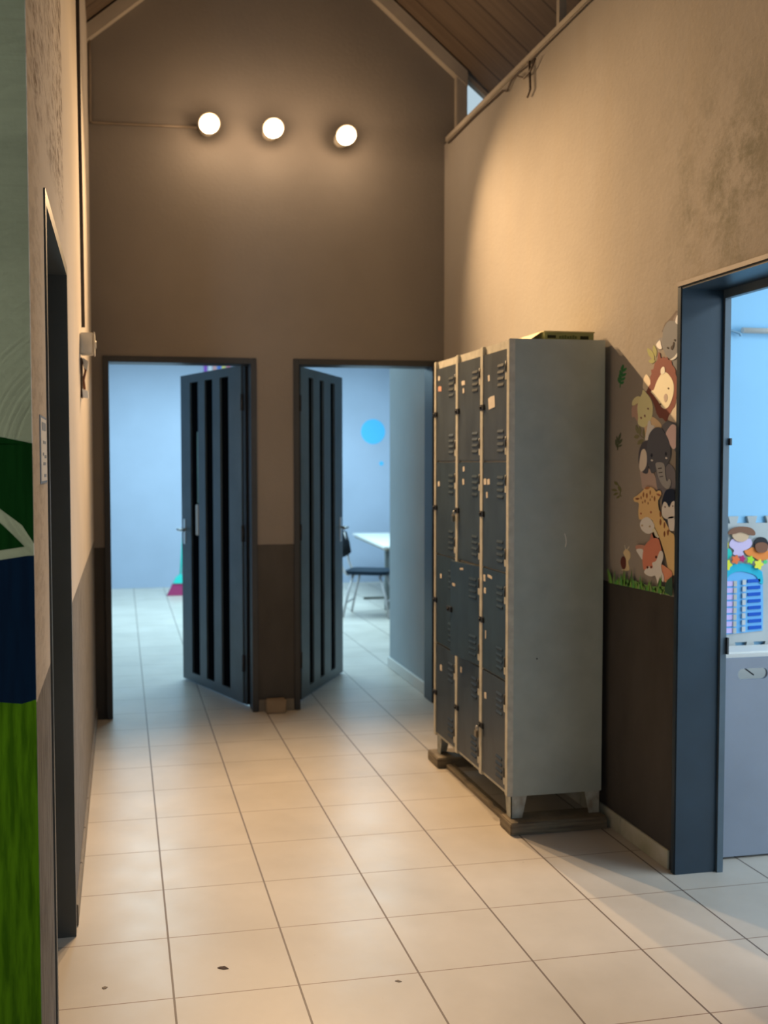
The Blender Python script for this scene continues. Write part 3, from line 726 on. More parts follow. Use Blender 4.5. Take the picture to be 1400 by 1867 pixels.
foam('arch', [(2.185, 0.971), (2.188, 1.037), (2.236, 1.071), (2.299, 1.085), (2.358, 1.075), (2.398, 1.049), (2.406, 1.002), (2.391, 1.003), (2.374, 1.032), (2.339, 1.046), (2.295, 1.052), (2.256, 1.039), (2.233, 1.005), (2.213, 0.992)], (.03, .45, .62), 2, True)
for k in range(8):
    yy = 1066 + k*12.3
    z_a = [(2.184, 1.008), (2.187, 0.819)]; z = z_a[0][1] + (z_a[1][1]-z_a[0][1])*k/7
    xp = [(2.185, 0.927), (2.273, 0.924), (2.273, 0.924), (2.287, 0.924), (2.312, 0.923), (2.327, 0.923), (2.336, 0.922), (2.393, 0.921)]
    if k < 8:
        foam('pink_tag', [(xp[0][0], z-.015), (xp[1][0], z-.014), (xp[1][0], z+.005), (xp[0][0], z+.005)], (.62, .50, .85), 2, False)
        foam('yellow_peg', [(xp[2][0], z-.015), (xp[3][0], z-.015), (xp[3][0], z+.006), (xp[2][0], z+.006)], (.50, .50, .45), 3, False)
        foam('pale_peg', [(xp[4][0], z-.010), (xp[5][0], z-.010), (xp[5][0], z+.010), (xp[4][0], z+.010)], (.55, .58, .60), 3, False)
        dx = k*.0012
        foam('blue_tag', [(xp[6][0]+dx, z-.003), (xp[7][0]+dx, z-.001), (xp[7][0]+dx, z+.012), (xp[6][0]+dx, z+.010)], (.015, .10, .52), 2, False)
# three felt children over the arch
foam('child_shirt', [(2.182, 1.12), (2.226, 1.128), (2.245, 1.145), (2.259, 1.138), (2.265, 1.119), (2.246, 1.101), (2.219, 1.093), (2.183, 1.059)], (.03, .52, .45), 2)
foam('child_hair', [(2.186, 1.179), (2.205, 1.19), (2.23, 1.189), (2.244, 1.172), (2.245, 1.15), (2.23, 1.132), (2.187, 1.129)], (.80, .72, .06), 3, label='yellow hair')
foam('child_face', [(2.182, 1.16), (2.211, 1.164), (2.225, 1.152), (2.226, 1.133), (2.206, 1.124), (2.182, 1.125)], (.60, .42, .28), 4)
foam('child_shirt', [(2.252, 1.158), (2.268, 1.184), (2.307, 1.175), (2.342, 1.183), (2.354, 1.161), (2.337, 1.143), (2.313, 1.133), (2.318, 1.117), (2.291, 1.114), (2.269, 1.123), (2.274, 1.138)], (.60, .50, .72), 2)
foam('child_hair', [(2.241, 1.205), (2.258, 1.224), (2.289, 1.232), (2.331, 1.23), (2.356, 1.218), (2.363, 1.2), (2.346, 1.196), (2.302, 1.21), (2.263, 1.202)], (.22, .11, .07), 4, label='brown hair')
foam('child_face', [(2.263, 1.202), (2.282, 1.219), (2.312, 1.219), (2.336, 1.205), (2.332, 1.183), (2.308, 1.171), (2.283, 1.175), (2.268, 1.187)], (.62, .43, .28), 3)
foam('child_shirt', [(2.32, 1.135), (2.337, 1.139), (2.357, 1.148), (2.401, 1.136), (2.426, 1.133), (2.436, 1.119), (2.422, 1.097), (2.387, 1.094), (2.362, 1.108), (2.333, 1.117)], (.80, .25, .06), 2)
foam('child_hair', [(2.361, 1.165), (2.371, 1.183), (2.393, 1.189), (2.415, 1.18), (2.425, 1.159), (2.416, 1.146), (2.372, 1.147)], (.03, .03, .035), 3, label='black hair')
foam('child_face', [(2.364, 1.158), (2.381, 1.167), (2.406, 1.166), (2.421, 1.153), (2.416, 1.133), (2.392, 1.125), (2.369, 1.134)], (.22, .10, .06), 4)
FLOWERS = [[(2.275, 1.101)], [(2.304, 1.104)], [(2.341, 1.099)], [(2.378, 1.079)], [(2.239, 1.08)], [(2.407, 1.089)]]
for q, c, r in zip(FLOWERS, [(.80,.18,.06), (.45,.03,.16), (.35,.75,.05), (.80,.75,.08), (.75,.75,.06), (.10,.60,.20)], (.016, .012, .014, .018, .018, .008)):
    cx, cz = q[0]; pts = [(cx+r*(1+.22*math.cos(5*t))*math.cos(t), cz+r*(1+.22*math.cos(5*t))*math.sin(t)) for t in [2*math.pi*k/30 for k in range(30)]]
    foam('felt_flower', pts, c, 5, False)
# white bar high on the side room wall
e = thing('wall_rail', (2.55, .85, 2.0), 'white horizontal bar fixed high on the side room wall', 'rail')
G().tube([(2.295, .838, 2.011), (3.0, .838, 2.011)], .0115).build('bar', m_white, e)
G().tube([(2.215, .855, 2.012), (2.26, .850, 2.010), (2.285, .842, 2.000), (2.292, .842, 1.990)], .005).build('hook', mottled('blue_grey_hook', (.20, .36, .5), .05, 5), e)

# ================================================================ WALL DECALS
def decal(name, label, layers, cat='wall sticker', group='animal stickers on the right wall'):
    """layers: (part, col, layer, smooth, points, part_label)"""
    allp = [p for l in layers for p in l[4]]
    e = thing(name, (1.825, sum(p[0] for p in allp)/len(allp), min(p[1] for p in allp)), label, cat, group)
    for part, col, lay, sm, pts, pl in layers:
        pts = [(max(p[0], .512), p[1]) for p in pts]
        o = G().prism(onwall(pts, lay, sm), (.0006, 0, 0)).build(part, cm(col), e)
        if pl: o['label'] = pl
    return e
decal('koala_sticker', 'grey koala wall sticker topmost beside the right doorway', [
    ('body', (0.204, 0.221, 0.25), 1, True, [(0.55, 1.858), (0.505, 1.884), (0.492, 1.853), (0.499, 1.79), (0.524, 1.801), (0.553, 1.845)], None),
    ('head', (0.228, 0.245, 0.275), 2, True, [(0.587, 1.998), (0.557, 1.999), (0.525, 1.988), (0.501, 1.969), (0.493, 1.922), (0.505, 1.89), (0.523, 1.874), (0.563, 1.865), (0.592, 1.876), (0.611, 1.899), (0.622, 1.924), (0.619, 1.954), (0.616, 1.975)], None),
    ('ear', (0.236, 0.207, 0.215), 1, True, [(0.552, 2.001), (0.538, 2.014), (0.52, 2.025), (0.496, 2.02), (0.495, 1.982), (0.532, 1.987)], None),
    ('ear', (0.272, 0.271, 0.289), 1, True, [(0.666, 1.927), (0.652, 1.943), (0.622, 1.948), (0.606, 1.932), (0.609, 1.91), (0.621, 1.905), (0.641, 1.904), (0.654, 1.912)], None),
    ('inner_ear', (0.768, 0.805, 0.861), 3, True, [(0.533, 1.989), (0.529, 2.006), (0.517, 2.016), (0.502, 2.012), (0.501, 1.982)], 'cream inner ear'),
    ('inner_ear', (0.9, 0.9, 0.9), 3, True, [(0.663, 1.925), (0.638, 1.939), (0.63, 1.925), (0.623, 1.907), (0.644, 1.909)], 'cream inner ear'),
    ('nose', (0.057, 0.047, 0.047), 4, True, [(0.562, 1.904), (0.548, 1.912), (0.545, 1.921), (0.539, 1.919), (0.542, 1.903), (0.554, 1.894)], 'dark nose'),
    ('eye', (0.057, 0.047, 0.047), 4, True, [(0.588, 1.906), (0.581, 1.908), (0.576, 1.905), (0.581, 1.901)], None),
    ('eye', (0.057, 0.047, 0.047), 4, True, [(0.541, 1.928), (0.535, 1.931), (0.53, 1.927), (0.535, 1.923)], None),
    ('chin_patch', (0.727, 0.776, 0.799), 4, True, [(0.561, 1.861), (0.535, 1.869), (0.514, 1.883), (0.51, 1.873), (0.529, 1.861), (0.55, 1.858)], 'cream patch'),
], 'wall sticker', 'animal stickers on the right wall')
decal('lion_sticker', 'lion wall sticker with shaggy red brown mane and cream face', [
    ('body', (0.694, 0.619, 0.511), 3, True, [(0.523, 1.73), (0.511, 1.715), (0.509, 1.679), (0.513, 1.636), (0.548, 1.637), (0.58, 1.649), (0.573, 1.672), (0.549, 1.683), (0.534, 1.702)], 'tan body'),
    ('mane', (0.262, 0.105, 0.09), 4, False, [(0.644, 1.896), (0.636, 1.893), (0.627, 1.871), (0.608, 1.876), (0.601, 1.87), (0.584, 1.872), (0.575, 1.861), (0.556, 1.856), (0.551, 1.842), (0.534, 1.828), (0.526, 1.818), (0.527, 1.806), (0.518, 1.792), (0.514, 1.758), (0.516, 1.732), (0.521, 1.715), (0.523, 1.702), (0.531, 1.689), (0.546, 1.68), (0.557, 1.667), (0.568, 1.66), (0.577, 1.644), (0.589, 1.638), (0.612, 1.652), (0.632, 1.653), (0.652, 1.67), (0.666, 1.695), (0.68, 1.715), (0.7, 1.737), (0.73, 1.755), (0.715, 1.773), (0.7, 1.783), (0.702, 1.811), (0.692, 1.82), (0.696, 1.835), (0.679, 1.837), (0.67, 1.857), (0.653, 1.867)], 'red brown mane'),
    ('face', (0.9, 0.867, 0.673), 5, True, [(0.616, 1.817), (0.59, 1.817), (0.568, 1.805), (0.549, 1.788), (0.537, 1.767), (0.538, 1.738), (0.55, 1.714), (0.568, 1.693), (0.591, 1.685), (0.616, 1.692), (0.64, 1.714), (0.66, 1.729), (0.68, 1.744), (0.694, 1.752), (0.687, 1.759), (0.674, 1.76), (0.655, 1.786), (0.639, 1.802)], 'cream face'),
    ('tuft', (0.9, 0.9, 0.799), 6, True, [(0.625, 1.83), (0.617, 1.837), (0.607, 1.839), (0.599, 1.834), (0.598, 1.816), (0.623, 1.814)], None),
    ('nose', (0.56, 0.474, 0.423), 6, True, [(0.602, 1.729), (0.588, 1.74), (0.576, 1.729), (0.58, 1.715), (0.593, 1.709)], 'brown nose'),
    ('eye', (0.129, 0.082, 0.047), 6, True, [(0.577, 1.758), (0.571, 1.761), (0.565, 1.757), (0.571, 1.754)], None),
    ('eye', (0.129, 0.082, 0.047), 6, True, [(0.631, 1.704), (0.624, 1.707), (0.618, 1.703), (0.624, 1.7)], None),
], 'wall sticker', 'animal stickers on the right wall')
decal('yellow_bunny_sticker', 'pale yellow long eared animal sticker left of the lion', [
    ('ear', (0.837, 0.746, 0.579), 3, True, [(0.756, 1.776), (0.75, 1.808), (0.733, 1.822), (0.719, 1.816), (0.705, 1.802), (0.698, 1.786), (0.711, 1.773), (0.728, 1.758), (0.746, 1.765)], None),
    ('ear', (0.9, 0.853, 0.498), 2, True, [(0.837, 1.713), (0.833, 1.73), (0.806, 1.743), (0.779, 1.742), (0.775, 1.727), (0.794, 1.717), (0.819, 1.709)], None),
    ('inner_ear', (0.585, 0.403, 0.333), 2, True, [(0.838, 1.706), (0.812, 1.712), (0.794, 1.717), (0.791, 1.683), (0.793, 1.647), (0.818, 1.666), (0.838, 1.667)], 'brownish inner ear'),
    ('head', (0.9, 0.884, 0.521), 3, True, [(0.777, 1.738), (0.762, 1.751), (0.754, 1.766), (0.727, 1.75), (0.701, 1.731), (0.686, 1.71), (0.681, 1.691), (0.685, 1.664), (0.699, 1.648), (0.72, 1.633), (0.742, 1.623), (0.772, 1.628), (0.79, 1.64), (0.789, 1.665), (0.796, 1.697), (0.79, 1.719)], None),
    ('body', (0.867, 0.681, 0.442), 2, True, [(0.725, 1.662), (0.683, 1.66), (0.645, 1.645), (0.62, 1.627), (0.628, 1.614), (0.677, 1.607), (0.702, 1.586), (0.728, 1.573), (0.739, 1.609), (0.742, 1.632)], None),
    ('bib', (0.9, 0.9, 0.9), 4, True, [(0.712, 1.644), (0.695, 1.645), (0.69, 1.63), (0.665, 1.626), (0.677, 1.612), (0.702, 1.588), (0.71, 1.575), (0.734, 1.576), (0.724, 1.609)], 'whitish bib'),
    ('nose', (0.384, 0.205, 0.144), 5, True, [(0.743, 1.667), (0.736, 1.671), (0.731, 1.665), (0.736, 1.66)], None),
    ('eye', (0.384, 0.205, 0.144), 5, True, [(0.72, 1.693), (0.713, 1.695), (0.708, 1.691), (0.713, 1.688)], None),
    ('eye', (0.384, 0.205, 0.144), 5, True, [(0.771, 1.661), (0.764, 1.664), (0.758, 1.659), (0.764, 1.655)], None),
], 'wall sticker', 'animal stickers on the right wall')
decal('elephant_sticker', 'dark grey elephant wall sticker with pink ears below the lion', [
    ('ear', (0.183, 0.192, 0.234), 5, True, [(0.612, 1.622), (0.58, 1.638), (0.548, 1.635), (0.517, 1.625), (0.509, 1.602), (0.507, 1.529), (0.526, 1.533), (0.554, 1.561), (0.587, 1.596)], None),
    ('inner_ear', (0.9, 0.709, 0.73), 6, True, [(0.585, 1.594), (0.563, 1.616), (0.54, 1.627), (0.515, 1.617), (0.508, 1.591), (0.511, 1.552), (0.53, 1.537), (0.55, 1.548), (0.57, 1.572)], 'pink inner ear'),
    ('ear', (0.111, 0.114, 0.144), 5, True, [(0.753, 1.563), (0.719, 1.573), (0.706, 1.568), (0.709, 1.52), (0.708, 1.454), (0.738, 1.449), (0.769, 1.467), (0.781, 1.498), (0.775, 1.536)], None),
    ('inner_ear', (0.9, 0.823, 0.73), 6, True, [(0.757, 1.534), (0.736, 1.541), (0.72, 1.524), (0.717, 1.489), (0.73, 1.467), (0.755, 1.455), (0.773, 1.471), (0.768, 1.507)], 'pink inner ear'),
    ('body', (0.231, 0.233, 0.281), 4, True, [(0.649, 1.476), (0.56, 1.485), (0.517, 1.453), (0.504, 1.424), (0.503, 1.38), (0.558, 1.378), (0.622, 1.376), (0.648, 1.41)], None),
    ('leg', (0.585, 0.465, 0.432), 3, True, [(0.769, 1.464), (0.708, 1.467), (0.674, 1.454), (0.648, 1.419), (0.643, 1.389), (0.741, 1.386), (0.759, 1.419)], 'greyish leg'),
    ('head', (0.131, 0.145, 0.186), 7, True, [(0.71, 1.573), (0.698, 1.597), (0.673, 1.614), (0.644, 1.62), (0.611, 1.614), (0.587, 1.594), (0.566, 1.572), (0.552, 1.544), (0.549, 1.519), (0.561, 1.493), (0.584, 1.474), (0.616, 1.467), (0.649, 1.458), (0.678, 1.449), (0.695, 1.469), (0.713, 1.502), (0.716, 1.542)], None),
    ('trunk', (0.424, 0.443, 0.475), 8, True, [(0.65, 1.487), (0.605, 1.489), (0.588, 1.476), (0.583, 1.444), (0.571, 1.421), (0.555, 1.431), (0.543, 1.419), (0.551, 1.4), (0.57, 1.393), (0.603, 1.407), (0.628, 1.433), (0.641, 1.458)], 'lighter grey trunk'),
    ('trunk_line', (0.121, 0.124, 0.144), 9, False, [(0.633, 1.469), (0.606, 1.471), (0.606, 1.467), (0.632, 1.465)], None),
    ('trunk_line', (0.121, 0.124, 0.144), 9, False, [(0.628, 1.453), (0.602, 1.455), (0.602, 1.452), (0.627, 1.45)], None),
    ('trunk_line', (0.121, 0.124, 0.144), 9, False, [(0.622, 1.438), (0.597, 1.441), (0.596, 1.438), (0.62, 1.435)], None),
    ('eye', (0.033, 0.044, 0.07), 8, True, [(0.688, 1.516), (0.68, 1.524), (0.673, 1.516), (0.68, 1.508)], None),
    ('eye', (0.033, 0.044, 0.07), 8, True, [(0.587, 1.521), (0.581, 1.528), (0.573, 1.521), (0.58, 1.513)], None),
    ('cheek', (0.9, 0.9, 0.9), 8, True, [(0.687, 1.498), (0.677, 1.501), (0.669, 1.497), (0.677, 1.494)], None),
    ('cheek', (0.9, 0.9, 0.9), 8, True, [(0.585, 1.506), (0.577, 1.509), (0.57, 1.505), (0.577, 1.502)], None),
], 'wall sticker', 'animal stickers on the right wall')
decal('giraffe_sticker', 'orange brown spotted giraffe wall sticker above the fox', [
    ('neck', (0.9, 0.681, 0.333), 10, True, [(0.635, 1.319), (0.608, 1.302), (0.587, 1.28), (0.565, 1.273), (0.54, 1.238), (0.515, 1.227), (0.509, 1.152), (0.512, 1.085), (0.549, 1.099), (0.571, 1.146), (0.606, 1.2), (0.642, 1.241), (0.664, 1.267)], None),
    ('head', (0.9, 0.655, 0.333), 11, True, [(0.807, 1.352), (0.775, 1.365), (0.743, 1.38), (0.711, 1.396), (0.667, 1.396), (0.64, 1.381), (0.627, 1.386), (0.61, 1.384), (0.606, 1.373), (0.618, 1.358), (0.627, 1.347), (0.622, 1.32), (0.612, 1.288), (0.633, 1.269), (0.673, 1.276), (0.704, 1.279), (0.745, 1.272), (0.764, 1.275), (0.769, 1.304), (0.767, 1.334), (0.798, 1.338)], None),
    ('muzzle', (0.9, 0.9, 0.9), 12, True, [(0.754, 1.257), (0.736, 1.275), (0.704, 1.284), (0.678, 1.278), (0.655, 1.263), (0.65, 1.249), (0.663, 1.23), (0.694, 1.221), (0.73, 1.228), (0.749, 1.241)], 'cream muzzle'),
    ('inner_ear', (0.365, 0.145, 0.086), 12, True, [(0.793, 1.35), (0.777, 1.354), (0.76, 1.352), (0.777, 1.346)], None),
    ('inner_ear', (0.467, 0.205, 0.113), 12, True, [(0.638, 1.373), (0.623, 1.375), (0.608, 1.369), (0.623, 1.366)], None),
    ('nostril', (0.548, 0.443, 0.298), 13, True, [(0.744, 1.249), (0.737, 1.254), (0.731, 1.25), (0.737, 1.246)], None),
    ('nostril', (0.548, 0.443, 0.298), 13, True, [(0.688, 1.249), (0.681, 1.254), (0.675, 1.25), (0.681, 1.246)], None),
    ('eye', (0.489, 0.156, 0.094), 12, True, [(0.755, 1.295), (0.748, 1.299), (0.742, 1.295), (0.748, 1.291)], None),
    ('eye', (0.489, 0.156, 0.094), 12, True, [(0.682, 1.303), (0.676, 1.308), (0.669, 1.304), (0.675, 1.299)], None),
    ('horn', (0.512, 0.233, 0.113), 12, True, [(0.723, 1.392), (0.707, 1.398), (0.685, 1.398), (0.689, 1.393), (0.707, 1.388)], None),
    ('spot', (0.384, 0.156, 0.078), 12, True, [(0.754, 1.355), (0.749, 1.362), (0.745, 1.355), (0.749, 1.349)], None),
    ('spot', (0.384, 0.156, 0.078), 12, True, [(0.737, 1.367), (0.731, 1.378), (0.726, 1.368), (0.731, 1.357)], None),
    ('spot', (0.384, 0.156, 0.078), 12, True, [(0.713, 1.365), (0.706, 1.375), (0.7, 1.365), (0.706, 1.354)], None),
    ('spot', (0.384, 0.156, 0.078), 12, True, [(0.687, 1.377), (0.682, 1.386), (0.677, 1.377), (0.682, 1.368)], None),
    ('spot', (0.384, 0.156, 0.078), 12, True, [(0.656, 1.355), (0.651, 1.365), (0.645, 1.355), (0.65, 1.345)], None),
    ('spot', (0.384, 0.156, 0.078), 12, True, [(0.724, 1.343), (0.719, 1.35), (0.715, 1.344), (0.719, 1.337)], None),
    ('spot', (0.384, 0.156, 0.078), 12, True, [(0.7, 1.336), (0.697, 1.341), (0.693, 1.336), (0.697, 1.331)], None),
    ('spot', (0.384, 0.156, 0.078), 12, True, [(0.741, 1.338), (0.737, 1.343), (0.733, 1.338), (0.737, 1.333)], None),
    ('spot', (0.384, 0.156, 0.078), 12, True, [(0.672, 1.361), (0.668, 1.366), (0.665, 1.361), (0.668, 1.357)], None),
    ('spot', (0.384, 0.156, 0.078), 12, True, [(0.685, 1.35), (0.681, 1.356), (0.678, 1.351), (0.681, 1.345)], None),
    ('spot', (0.384, 0.156, 0.078), 12, True, [(0.614, 1.299), (0.609, 1.311), (0.602, 1.3), (0.608, 1.288)], None),
    ('spot', (0.384, 0.156, 0.078), 12, True, [(0.614, 1.27), (0.608, 1.283), (0.601, 1.271), (0.607, 1.258)], None),
    ('spot', (0.384, 0.156, 0.078), 12, True, [(0.585, 1.26), (0.58, 1.272), (0.574, 1.261), (0.58, 1.249)], None),
    ('spot', (0.384, 0.156, 0.078), 12, True, [(0.562, 1.235), (0.556, 1.246), (0.55, 1.235), (0.556, 1.224)], None),
    ('spot', (0.384, 0.156, 0.078), 12, True, [(0.585, 1.229), (0.579, 1.24), (0.573, 1.229), (0.579, 1.218)], None),
    ('spot', (0.384, 0.156, 0.078), 12, True, [(0.552, 1.247), (0.548, 1.255), (0.544, 1.247), (0.548, 1.239)], None),
], 'wall sticker', 'animal stickers on the right wall')
decal('penguin_sticker', 'black and white penguin wall sticker cut by the doorway edge', [
    ('head', (0.021, 0.036, 0.078), 13, True, [(0.599, 1.341), (0.589, 1.366), (0.572, 1.387), (0.547, 1.394), (0.519, 1.392), (0.498, 1.378), (0.497, 1.325), (0.55, 1.325), (0.592, 1.321)], None),
    ('face', (0.9, 0.9, 0.9), 14, True, [(0.592, 1.332), (0.58, 1.346), (0.563, 1.342), (0.546, 1.327), (0.53, 1.346), (0.51, 1.351), (0.501, 1.329), (0.5, 1.294), (0.549, 1.287), (0.566, 1.284), (0.591, 1.294), (0.596, 1.312)], 'white face'),
    ('wing', (0.049, 0.059, 0.094), 12, True, [(0.583, 1.285), (0.553, 1.287), (0.544, 1.252), (0.553, 1.255), (0.57, 1.272)], None),
    ('belly', (0.9, 0.9, 0.9), 14, True, [(0.553, 1.289), (0.504, 1.294), (0.503, 1.25), (0.519, 1.244), (0.54, 1.245), (0.549, 1.262)], 'white belly'),
    ('eye', (0.216, 0.145, 0.155), 15, True, [(0.578, 1.328), (0.573, 1.331), (0.569, 1.328), (0.573, 1.324)], None),
    ('eye', (0.216, 0.145, 0.155), 15, True, [(0.525, 1.333), (0.521, 1.336), (0.517, 1.334), (0.521, 1.33)], None),
], 'wall sticker', 'animal stickers on the right wall')
decal('fox_sticker', 'red brown fox wall sticker with cream face above the painted grass', [
    ('body', (0.9, 0.403, 0.265), 14, True, [(0.596, 1.114), (0.562, 1.109), (0.524, 1.097), (0.524, 1.077), (0.552, 1.06), (0.569, 1.054), (0.586, 1.077)], None),
    ('tail', (0.663, 0.278, 0.206), 14, True, [(0.676, 1.206), (0.667, 1.223), (0.65, 1.231), (0.641, 1.218), (0.623, 1.21), (0.641, 1.199), (0.676, 1.199)], None),
    ('pink_scarf', (0.9, 0.884, 0.73), 14, True, [(0.663, 1.235), (0.646, 1.245), (0.624, 1.224), (0.615, 1.213), (0.65, 1.208)], 'pinkish patch'),
    ('ear', (0.663, 0.346, 0.265), 14, True, [(0.785, 1.165), (0.766, 1.173), (0.729, 1.176), (0.706, 1.171), (0.715, 1.152), (0.724, 1.123), (0.747, 1.13), (0.77, 1.147)], None),
    ('inner_ear', (0.9, 0.9, 0.9), 15, True, [(0.777, 1.153), (0.756, 1.16), (0.727, 1.158), (0.726, 1.132), (0.733, 1.121), (0.756, 1.136)], 'cream inner ear'),
    ('head', (0.776, 0.294, 0.206), 16, True, [(0.676, 1.199), (0.645, 1.208), (0.615, 1.208), (0.602, 1.189), (0.593, 1.169), (0.596, 1.144), (0.621, 1.119), (0.656, 1.092), (0.709, 1.082), (0.723, 1.094), (0.728, 1.127), (0.72, 1.161), (0.702, 1.183)], None),
    ('face', (0.9, 0.9, 0.9), 17, True, [(0.618, 1.142), (0.605, 1.161), (0.592, 1.166), (0.58, 1.157), (0.581, 1.138), (0.593, 1.114), (0.587, 1.092), (0.573, 1.073), (0.575, 1.055), (0.586, 1.056), (0.603, 1.066), (0.602, 1.043), (0.589, 1.01), (0.6, 1.009), (0.615, 1.041), (0.633, 1.069), (0.659, 1.064), (0.691, 1.065), (0.713, 1.073), (0.705, 1.085), (0.678, 1.101), (0.669, 1.093), (0.651, 1.099), (0.656, 1.115), (0.63, 1.125)], 'cream face and chest'),
    ('eye', (0.126, 0.036, 0.029), 18, True, [(0.635, 1.139), (0.628, 1.145), (0.62, 1.142), (0.626, 1.134)], None),
    ('eye', (0.126, 0.036, 0.029), 18, True, [(0.667, 1.099), (0.661, 1.103), (0.656, 1.099), (0.662, 1.094)], None),
    ('nose', (0.126, 0.036, 0.029), 18, True, [(0.696, 1.095), (0.688, 1.1), (0.681, 1.096), (0.689, 1.09)], None),
], 'wall sticker', 'animal stickers on the right wall')
decal('snail_sticker', 'small snail wall sticker with brown shell standing on the grass', [
    ('body', (0.9, 0.736, 0.453), 2, True, [(0.895, 1.132), (0.87, 1.149), (0.841, 1.137), (0.841, 1.116), (0.855, 1.1), (0.847, 1.067), (0.912, 1.062), (0.88, 1.072), (0.873, 1.109)], None),
    ('antenna', (0.776, 0.736, 0.62), 1, False, [(0.887, 1.162), (0.881, 1.146), (0.875, 1.147), (0.883, 1.163)], None),
    ('antenna', (0.776, 0.736, 0.62), 1, False, [(0.851, 1.162), (0.867, 1.148), (0.861, 1.147), (0.847, 1.161)], None),
    ('shell', (0.164, 0.053, 0.044), 3, True, [(0.915, 1.091), (0.908, 1.111), (0.891, 1.118), (0.874, 1.109), (0.871, 1.084), (0.881, 1.069), (0.901, 1.07)], 'dark brown shell'),
], 'wall sticker', 'animal stickers on the right wall')
decal('leaf_sprig_sticker', 'dark green leafy sprig sticker at the slanted shadow edge near locker', [
    ('stem', (0.056, 0.248, 0.094), 1, False, [(0.94, 1.788), (0.934, 1.787), (0.928, 1.818), (0.912, 1.849), (0.909, 1.876), (0.914, 1.876), (0.918, 1.849), (0.934, 1.818)], None),
    ('leaf', (0.056, 0.248, 0.094), 2, True, [(0.934, 1.802), (0.913, 1.8), (0.904, 1.809), (0.925, 1.81)], None),
    ('leaf', (0.056, 0.248, 0.094), 2, True, [(0.931, 1.815), (0.906, 1.814), (0.893, 1.824), (0.918, 1.824)], None),
    ('leaf', (0.056, 0.248, 0.094), 2, True, [(0.925, 1.83), (0.899, 1.83), (0.885, 1.84), (0.911, 1.84)], None),
    ('leaf', (0.056, 0.248, 0.094), 2, True, [(0.918, 1.848), (0.894, 1.85), (0.884, 1.861), (0.909, 1.859)], None),
    ('leaf', (0.056, 0.248, 0.094), 2, True, [(0.914, 1.86), (0.905, 1.867), (0.914, 1.876), (0.923, 1.869)], None),
    ('leaf', (0.056, 0.248, 0.094), 2, True, [(0.937, 1.804), (0.935, 1.817), (0.951, 1.829), (0.954, 1.816)], None),
    ('leaf', (0.056, 0.248, 0.094), 2, True, [(0.931, 1.818), (0.926, 1.83), (0.942, 1.842), (0.946, 1.83)], None),
    ('leaf', (0.056, 0.248, 0.094), 2, True, [(0.926, 1.834), (0.922, 1.846), (0.937, 1.857), (0.941, 1.845)], None),
    ('leaf', (0.056, 0.248, 0.094), 2, True, [(0.918, 1.849), (0.914, 1.859), (0.925, 1.869), (0.93, 1.859)], None),
], 'wall sticker', 'green sprig stickers on the right wall')
decal('leaf_sprig_sticker', 'grey olive leafy sprig sticker midway down beside the elephant', [
    ('stem', (0.121, 0.145, 0.094), 1, False, [(0.956, 1.539), (0.948, 1.539), (0.942, 1.57), (0.926, 1.608), (0.93, 1.608), (0.949, 1.57)], None),
    ('leaf', (0.121, 0.145, 0.094), 2, True, [(0.949, 1.57), (0.928, 1.588), (0.924, 1.609), (0.945, 1.591)], None),
    ('leaf', (0.121, 0.145, 0.094), 2, True, [(0.945, 1.561), (0.92, 1.569), (0.912, 1.584), (0.937, 1.576)], None),
    ('leaf', (0.121, 0.145, 0.094), 2, True, [(0.945, 1.552), (0.925, 1.553), (0.913, 1.56), (0.933, 1.56)], None),
    ('leaf', (0.121, 0.145, 0.094), 2, True, [(0.952, 1.547), (0.951, 1.565), (0.968, 1.582), (0.969, 1.563)], None),
    ('leaf', (0.121, 0.145, 0.094), 2, True, [(0.953, 1.567), (0.948, 1.581), (0.957, 1.596), (0.962, 1.581)], None),
], 'wall sticker', 'green sprig stickers on the right wall')
decal('leaf_sprig_sticker', 'curved olive sprig sticker lowest of the three near the locker', [
    ('stem', (0.216, 0.219, 0.103), 1, False, [(0.915, 1.356), (0.918, 1.354), (0.933, 1.361), (0.924, 1.381), (0.945, 1.399), (0.976, 1.413), (0.973, 1.415), (0.941, 1.401), (0.917, 1.381), (0.925, 1.363)], None),
    ('leaf', (0.216, 0.219, 0.103), 2, True, [(0.949, 1.377), (0.971, 1.383), (0.997, 1.38), (0.974, 1.374)], None),
    ('leaf', (0.216, 0.219, 0.103), 2, True, [(0.941, 1.368), (0.965, 1.368), (0.981, 1.358), (0.957, 1.359)], None),
    ('leaf', (0.216, 0.219, 0.103), 2, True, [(0.926, 1.358), (0.946, 1.355), (0.956, 1.346), (0.936, 1.349)], None),
    ('leaf', (0.216, 0.219, 0.103), 2, True, [(0.945, 1.399), (0.951, 1.41), (0.974, 1.413), (0.969, 1.402)], None),
    ('leaf', (0.216, 0.219, 0.103), 2, True, [(0.921, 1.374), (0.92, 1.389), (0.942, 1.398), (0.942, 1.384)], None),
], 'wall sticker', 'green sprig stickers on the right wall')
decal('leaf_sprig_sticker', 'olive yellow sprig sticker by the koala ear', [
    ('stem', (0.384, 0.404, 0.183), 1, False, [(0.67, 1.865), (0.665, 1.867), (0.667, 1.891), (0.67, 1.891)], None),
    ('leaf', (0.384, 0.404, 0.183), 2, True, [(0.677, 1.871), (0.686, 1.899), (0.727, 1.92), (0.717, 1.893)], None),
    ('leaf', (0.384, 0.404, 0.183), 2, True, [(0.665, 1.881), (0.659, 1.903), (0.681, 1.926), (0.687, 1.903)], None),
    ('leaf', (0.384, 0.404, 0.183), 2, True, [(0.67, 1.865), (0.693, 1.876), (0.717, 1.87), (0.693, 1.859)], None),
], 'wall sticker', 'green sprig stickers on the right wall')
